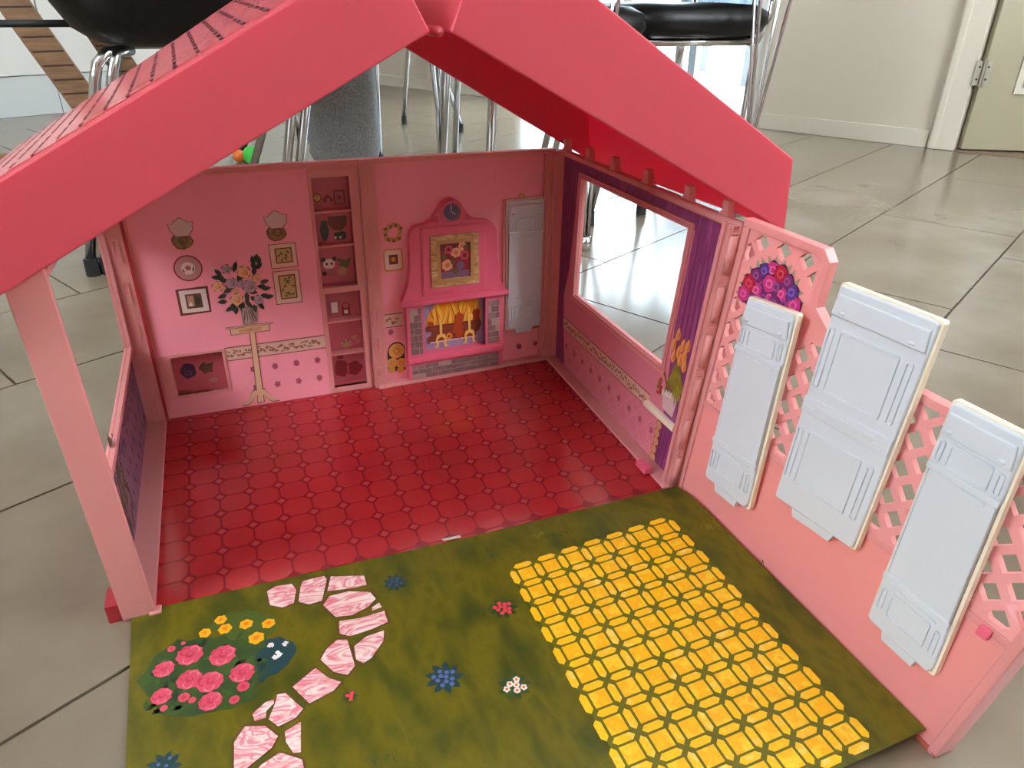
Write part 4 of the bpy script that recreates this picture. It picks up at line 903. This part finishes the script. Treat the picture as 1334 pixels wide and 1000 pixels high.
# hinge column between window wall and lattice wall
HC = Patch((.520, -.352, 0), (.541, -.364, 0), (.532, -.377, T), (.562, -.389, T), (-.45, -.89, 0))
m = MB(); m.plate(rect(0, 24, 0, 304), -8, 0); hc = part('hinge_post', m, PINK, HC, bevel=.001)
m = MB(); m.plate(rect(1, 10, 3, 300), -.2, 2.2); m.plate(rect(14, 23, 3, 300), -.2, 2.2); part('rib', m, PINK, HC, hc, bevel=.0008)
for v in (8, 58, 108, 158, 208, 258):
    m = MB(); m.tube([(5.5, v, 2.6), (5.5, v + 36, 2.6)], 3.2, 10); part('hinge_knuckle', m, PINK, HC, hc, smooth=True)
    m = MB(); ring(m, 2.5, 8.5, v + 38, v + 47, .8, 1.2, 2, 3.6); part('hinge_clip', m, PINK, HC, hc)

# ---- left window wall ---------------------------------------------
m = MB(); m.plate(rect(0, 352, 0, 304), -3, 0, [[(10, 108), (282, 104), (322, 150), (322, 290), (2, 290)]]); lw = part('window_wall', m, PINK, LS, bevel=.0006)
LAVP = mat('lilac_garden_print', (120, 80, 104), .5, [(140, 98, 118), (104, 70, 98)], 50, world=True, stretch=(1, 1, .3))
m = MB(); m.plate([(3, 5), (346, 5), (346, 140), (288, 96), (12, 99), (3, 120)], -.1, .5); part('wallpaper', m, LAVP, LS, lw)
ds = []
for i in range(12):
    for j in range(3): ds.append((leaf(20 + 24 * i + random.uniform(-3, 3), 22 + 24 * j + random.uniform(-2, 2), 1.3, 12, 3.2), .03 * (i % 5), 0))
for k in range(26): ds.append((leaf(10 + 11 * k, 86 + 4 * math.sin(k * 1.4), .5 * math.sin(k), 15, 1.8), .2, 0)); 
for k in range(26): ds.append((leaf(10 + 11 * k, 76 + 3 * math.cos(k * 1.1), .4 * math.cos(k), 14, 1.4), .22, 0))
D('printed_vines', ds, [mat('dark_vine_print', (62, 40, 66), .5)], LS, lw, .55, .15)
gp = []
for k in range(34): gp.append((leaf(random.uniform(205, 280), random.uniform(12, 80) if k % 3 else random.uniform(60, 112), random.uniform(.9, 2.2), 26, 7), .03 * k, k % 2))
D('printed_shrub', gp, [mat('shrub_print', (66, 62, 36), .5), mat('shrub_light_print', (88, 82, 46), .5)], LS, lw, .7, .15)
m = MB(); m.plate([(0, 100), (12, 102), (286, 97), (330, 148), (330, 296), (0, 296)], .4, 5, [[(10, 108), (282, 104), (322, 150), (322, 290), (2, 290)]]); part('window_frame', m, PINK, LS, lw, bevel=.0008)
m = MB(); m.plate(rect(-2, 353, 0, 4), -3, 23); part('bottom_ledge', m, PINK, LS, lw, bevel=.001)
m = MB(); m.plate(rect(348, 353, 0, 326), -3, 23); m.plate(rect(346, 356, 0, 5), 18, 28); part('frame_post', m, PINK, LS, lw, bevel=.0012)
m = MB(); m.plate(rect(-3, 3, 0, 304), -3, 23); part('frame_post', m, PINK, LS, lw, bevel=.0012)
LC = Patch((-.024, -.0035, 0), (.004, -.0035, 0), (-.024, .0205, T), (.004, .0205, T), (0, -1, 0))
m = MB(); m.plate(rect(0, 27, 0, 304), -3, 1); lc = part('hinge_post', m, PINK, LC, bevel=.001)
m = MB(); m.plate(rect(24.5, 28, 4, 300), .8, 1.6); part('gap_shade_strip', m, REDP, LC, lc)  # solid dark red strip painted in for the shade of the gap
m = MB(); m.plate(rect(3, 30, 0, 4), .5, 4); part('hinge_bracket', m, REDP, LC, lc)
clips(LC, lc, 15, [8, 58, 108, 158, 208, 258], 8, 26, 1)
m = MB(); m.box(-.036, -.021, -.35, -.325, 0, .018); part('base_tab', m, REDP, None)

# ---- lattice wall ---------------------------------------------------
OUTL = [(0, 0), (343, 0), (343, 242), (150, 240), (118, 250), (102, 262), (94, 266), (94, 300), (88, 309), (6, 309), (0, 304)]
holes = []
def lattice_holes(reg, p=21.5, gap=7.4, ou=0, ov=0, rot_=0, excl=None):
    hd = 8.6
    for i in range(-30, 40):
        for j in range(-30, 40):
            cu_ = ou + (i - j) * 13.0; cv_ = ov + (i + j) * 13.0
            dia = [(cu_ - hd, cv_), (cu_, cv_ - hd), (cu_ + hd, cv_), (cu_, cv_ + hd)]
            cl = clip(dia, reg)
            if len(cl) > 2 and parea(cl) > 26 and not (excl and excl(cu_, cv_)): holes.append(cl)
arch = lambda u, v: ((u - 50) / 46) ** 2 + ((v - 238) / 56) ** 2 < 1 and v > 236
lattice_holes([(7, 123), (89, 123), (89, 302), (7, 302)], ou=102, ov=192, excl=lambda u, v: v > 236 and ((u - 50) / 45) ** 2 + ((v - 238) / 55) ** 2 < 1)
lattice_holes([(96, 125), (336, 125), (336, 235), (96, 235)], ou=102, ov=194)
m = MB(); m.plate(OUTL, -4.5, 0, holes); lt = part('lattice_wall', m, PINK, LAT, bevel=.0008)
m = MB(); m.plate([(-2, 304), (90, 304), (95, 299), (95, 264), (104, 256), (120, 247), (152, 235), (345, 237), (345, 243), (150, 242), (119, 252), (102, 264), (100, 302), (91, 311), (-2, 311)], -7, 2); part('top_rail', m, PINK, LAT, lt, bevel=.0012)
m = MB(); m.plate(rect(0, 344, 116, 121.5), -.3, 1.6); part('waist_rail', m, PINK, LAT, lt, bevel=.0007)
m = MB(); m.plate(rect(-2, 6.5, 0, 304), -6, 2.5); part('frame_post', m, PINK, LAT, lt, bevel=.001)
m = MB(); m.plate(rect(336.5, 344, 0, 240), -16, 2); part('frame_post', m, PINK, LAT, lt, bevel=.001)
m = MB(); m.plate(rect(0, 344, 0, 4), -14, 2); part('bottom_rail', m, mat('amber_glow_plastic', (206, 104, 84), .35, trans=.2), LAT, lt, bevel=.001)  # rail coloured amber to paint in the orange backlit glow along the base
for u0, u1 in ((88, 100), (206, 214), (318, 326)):
    m = MB(); m.plate(rrect(u0, u1, 112, 121, 1.5), 1, 4.5); part('panel_catch', m, HOTP, LAT, lt, bevel=.0008)
m = MB(); m.box(66, 88, 3, 8, 1.5, 5); part('floor_tab', m, HOTP, LAT, lt, bevel=.0008)
# flowers stuck on the arch
wl = []
for k in range(16):
    t = math.pi * (k + .5) / 16; wl.append((leaf(50 + 36 * math.cos(t), 240 + 44 * math.sin(t), t + random.uniform(-.4, .4), 13, 4.5), .05 * k, 0))
for k in range(8): wl.append((leaf(28 + 6 * k, 246 + random.uniform(-4, 6), random.uniform(0, 3), 9, 4), .8, 0))
D('printed_foliage', wl, [mat('sage_leaf_print', (150, 150, 120), .45)], LAT, lt, .1, .2)
FC = [mat('plum_flower_print', (112, 40, 96), .45), mat('crimson_flower_print', (170, 30, 56), .45), mat('magenta_flower_print', (190, 50, 120), .45), mat('violet_flower_print', (84, 52, 128), .45)]
FI = [mat('plum_core_print', (150, 76, 134), .45), mat('crimson_core_print', (206, 66, 86), .45), mat('magenta_core_print', (222, 96, 150), .45), mat('violet_core_print', (124, 92, 168), .45)]
FO = mat('flower_outline_ink', (60, 20, 44), .5)
k = 0
for ring_r, nn in ((1.0, 10), (.68, 8), (.36, 5), (.05, 2)):
    for i in range(nn):
        t = math.pi * (i + .5) / nn; u = 51 + 31 * ring_r * math.cos(t); v = 240 + 38 * ring_r * math.sin(t); r_ = random.uniform(7, 8.8)
        c_ = (k * 7 + i * 3) % 4 if ring_r < 1 else (i * 5 + 1) % 4
        D('printed_flower', [(blob(u, v, r_ * 1.1, 14, .08, 5), 0, 2), (blob(u, v, r_, 14, .08, 5), 1, 0), (blob(u, v, r_ * .55, 10, .1, 4), 2, 1), (blob(u, v, r_ * .28, 8, .1, 3), 3, 0)], [FC[c_], FI[c_], FO], LAT, lt, 1.2 + .1 * (k % 5), .2); k += 1
# the three white panels on it: own corner points, vertical, a finger's width proud of the wall
def quad(bl, br, tl, tr, W, H):
    bl, br, tl, tr = map(Vector, (bl, br, tl, tr)); n = (tl - bl).cross(br - bl).normalized()
    if n.x > 0: n = -n
    return lambda p: (1 - p[1] / H) * ((1 - p[0] / W) * bl + p[0] / W * br) + p[1] / H * ((1 - p[0] / W) * tl + p[0] / W * tr) + n * (p[2] * .001)
white_panel(quad((.528, -.409, .054), (.528, -.474, .059), (.531, -.424, .251), (.531, -.482, .257), 60, 198), 60, 198, 'narrow white fold-down panel below the flower arch')
white_panel(quad((.530, -.503, .094), (.530, -.590, .104), (.534, -.517, .295), (.534, -.602, .298), 88, 198), 88, 198, 'wide white double-leaf panel in the middle of the lattice wall', double=True)
white_panel(quad((.528, -.621, .062), (.528, -.678, .062), (.531, -.628, .255), (.531, -.678, .256), 57, 194), 57, 194, 'narrow white fold-down panel at the outer end of the lattice wall')

# ---- roof -----------------------------------------------------------
YF, YB = -.385, .013
SLOT_SHADE = mat('maroon_slot_shade', (96, 18, 32), .5)  # dark colour that stands for the shade inside the roof slots
def roof(front, back, label):
    """profiles: eave low, eave top, ridge top, ridge low (x, z)"""
    def ins(pr, d=.003):
        c = Vector((sum(p[0] for p in pr) / 4, sum(p[1] for p in pr) / 4)); el, et, rt_, rl = [Vector(p) for p in pr]
        s = 1 if et.x < c.x else -1
        sl = (rt_ - et).normalized()
        return [el + sl * d + Vector((0, 0)), et + sl * d + Vector((0, -d * 1.1)), rt_ - sl * d + Vector((0, -d * 1.1)), rl - sl * d]
    fo_ = [(p[0], YF, p[1]) for p in front]; bo = [(p[0], YB, p[1]) for p in back]
    fi = [(p[0], YF + .003, p[1]) for p in ins(front)]; bi = [(p[0], YB - .003, p[1]) for p in ins(back)]
    vs = fo_ + bo + fi + bi
    fs = [(0, 1, 2, 3), (4, 7, 6, 5), (0, 4, 5, 1), (1, 5, 6, 2), (2, 6, 7, 3), (8, 11, 10, 9), (12, 13, 14, 15), (8, 9, 13, 12), (9, 10, 14, 13), (10, 11, 15, 14), (0, 3, 11, 8), (4, 12, 15, 7), (0, 8, 12, 4), (3, 7, 15, 11)]
    m = MB(); m.add(vs, fs); me_ = m.mesh('roof_panel', ROOF)
    bm = bmesh.new(); bm.from_mesh(me_)
    bmesh.ops.subdivide_edges(bm, edges=[e for e in bm.edges if e.calc_length() > .05], cuts=11, use_grid_fill=True)
    bm.to_mesh(me_); bm.free()
    o = link('roof_panel', me_, dh, .006, 4); o['label'] = label
    # shingle courses on the top
    P = lambda s_, t_, h: (Vector(fo_[1]).lerp(Vector(fo_[2]), s_)).lerp(Vector(bo[1]).lerp(Vector(bo[2]), s_), t_) + nrm * h
    nrm = (Vector(fo_[2]) - Vector(fo_[1])).cross(Vector(bo[1]) - Vector(fo_[1])).normalized()
    if nrm.z < 0: nrm = -nrm
    nc = 18
    for i in range(nc):
        s0, s1 = .035 + .93 * i / nc, .035 + .93 * (i + 1) / nc - .006
        for j in range(-1, 8):
            t0 = .04 + .115 * (j + (.5 if i % 2 else 0)); t1 = t0 + .113
            t0, t1 = max(t0, .065), min(t1, .935)
            if t1 - t0 < .02: continue
            q = MB(); q.add([P(s0, t0, -.0002), P(s0, t1, -.0002), P(s1, t1, -.0002), P(s1, t0, -.0002), P(s0, t0, .0010), P(s0, t1, .0010), P(s1, t1, .0005), P(s1, t0, .0005)], [(0, 1, 2, 3), (4, 7, 6, 5), (0, 4, 5, 1), (1, 5, 6, 2), (2, 6, 7, 3), (3, 7, 4, 0)])
            q.build('shingle', ROOFT, o)
        if i:
            for j in range(9):      # dark strips painted in for the shade of slots between the courses
                t0 = .075 + .095 * j + (.03 if i % 2 else 0); t1 = t0 + (.06 if (i + j) % 3 else .035)
                if t1 > .93: continue
                q = MB(); e0, e1 = s0 - .0085, s0 + .0005
                q.add([P(e0, t0, 0), P(e0, t1, 0), P(e1, t1, 0), P(e1, t0, 0), P(e0, t0, .0012), P(e0, t1, .0012), P(e1, t1, .0012), P(e1, t0, .0012)], [(0, 1, 2, 3), (4, 7, 6, 5), (0, 4, 5, 1), (1, 5, 6, 2), (2, 6, 7, 3), (3, 7, 4, 0)])
                q.build('slot_shade_strip', SLOT_SHADE, o)
    return o
rl_ = roof([(-.062, .292), (-.058, .3535), (.236, .508), (.262, .459)], [(-.082, .274), (-.080, .337), (.236, .520), (.266, .463)], 'left roof slope with its broad rose-red front fascia')
rr_ = roof([(.589, .293), (.584, .358), (.305, .528), (.276, .459)], [(.592, .284), (.588, .350), (.302, .532), (.272, .468)], 'right roof slope, open underneath with deep red inside')
m = MB(); m.tube([(.269, YF + .004, .459), (.269, YF + .03, .459)], .0035, 10); part('ridge_hinge', m, ROOF, None, smooth=True)
m = MB(); m.tube([(.269, YB - .03, .465), (.269, YB - .004, .465)], .006, 10); part('ridge_hinge', m, ROOF, None, smooth=True)
# catch and ribs inside the right slope
inn = mat('deep_rose_inside', (186, 40, 66), .35)
for x in (.33, .40, .47, .53):
    z1 = .532 - (x - .302) * .63; z0 = .468 - (x - .272) * .575
    m = MB(); m.box(x, x + .0022, YF + .004, YB - .004, z1 - .014, z1 - .003); part('roof_rib', m, ROOF, None, rr_)
m = MB(); m.box(.315, .333, YB - .008, YB - .003, .435, .468); part('roof_catch', m, ROOF, None, rr_, bevel=.001)
m = MB(); m.box(.319, .329, YB - .011, YB - .007, .440, .458); part('roof_catch', m, ROOF, None, rr_, bevel=.001)
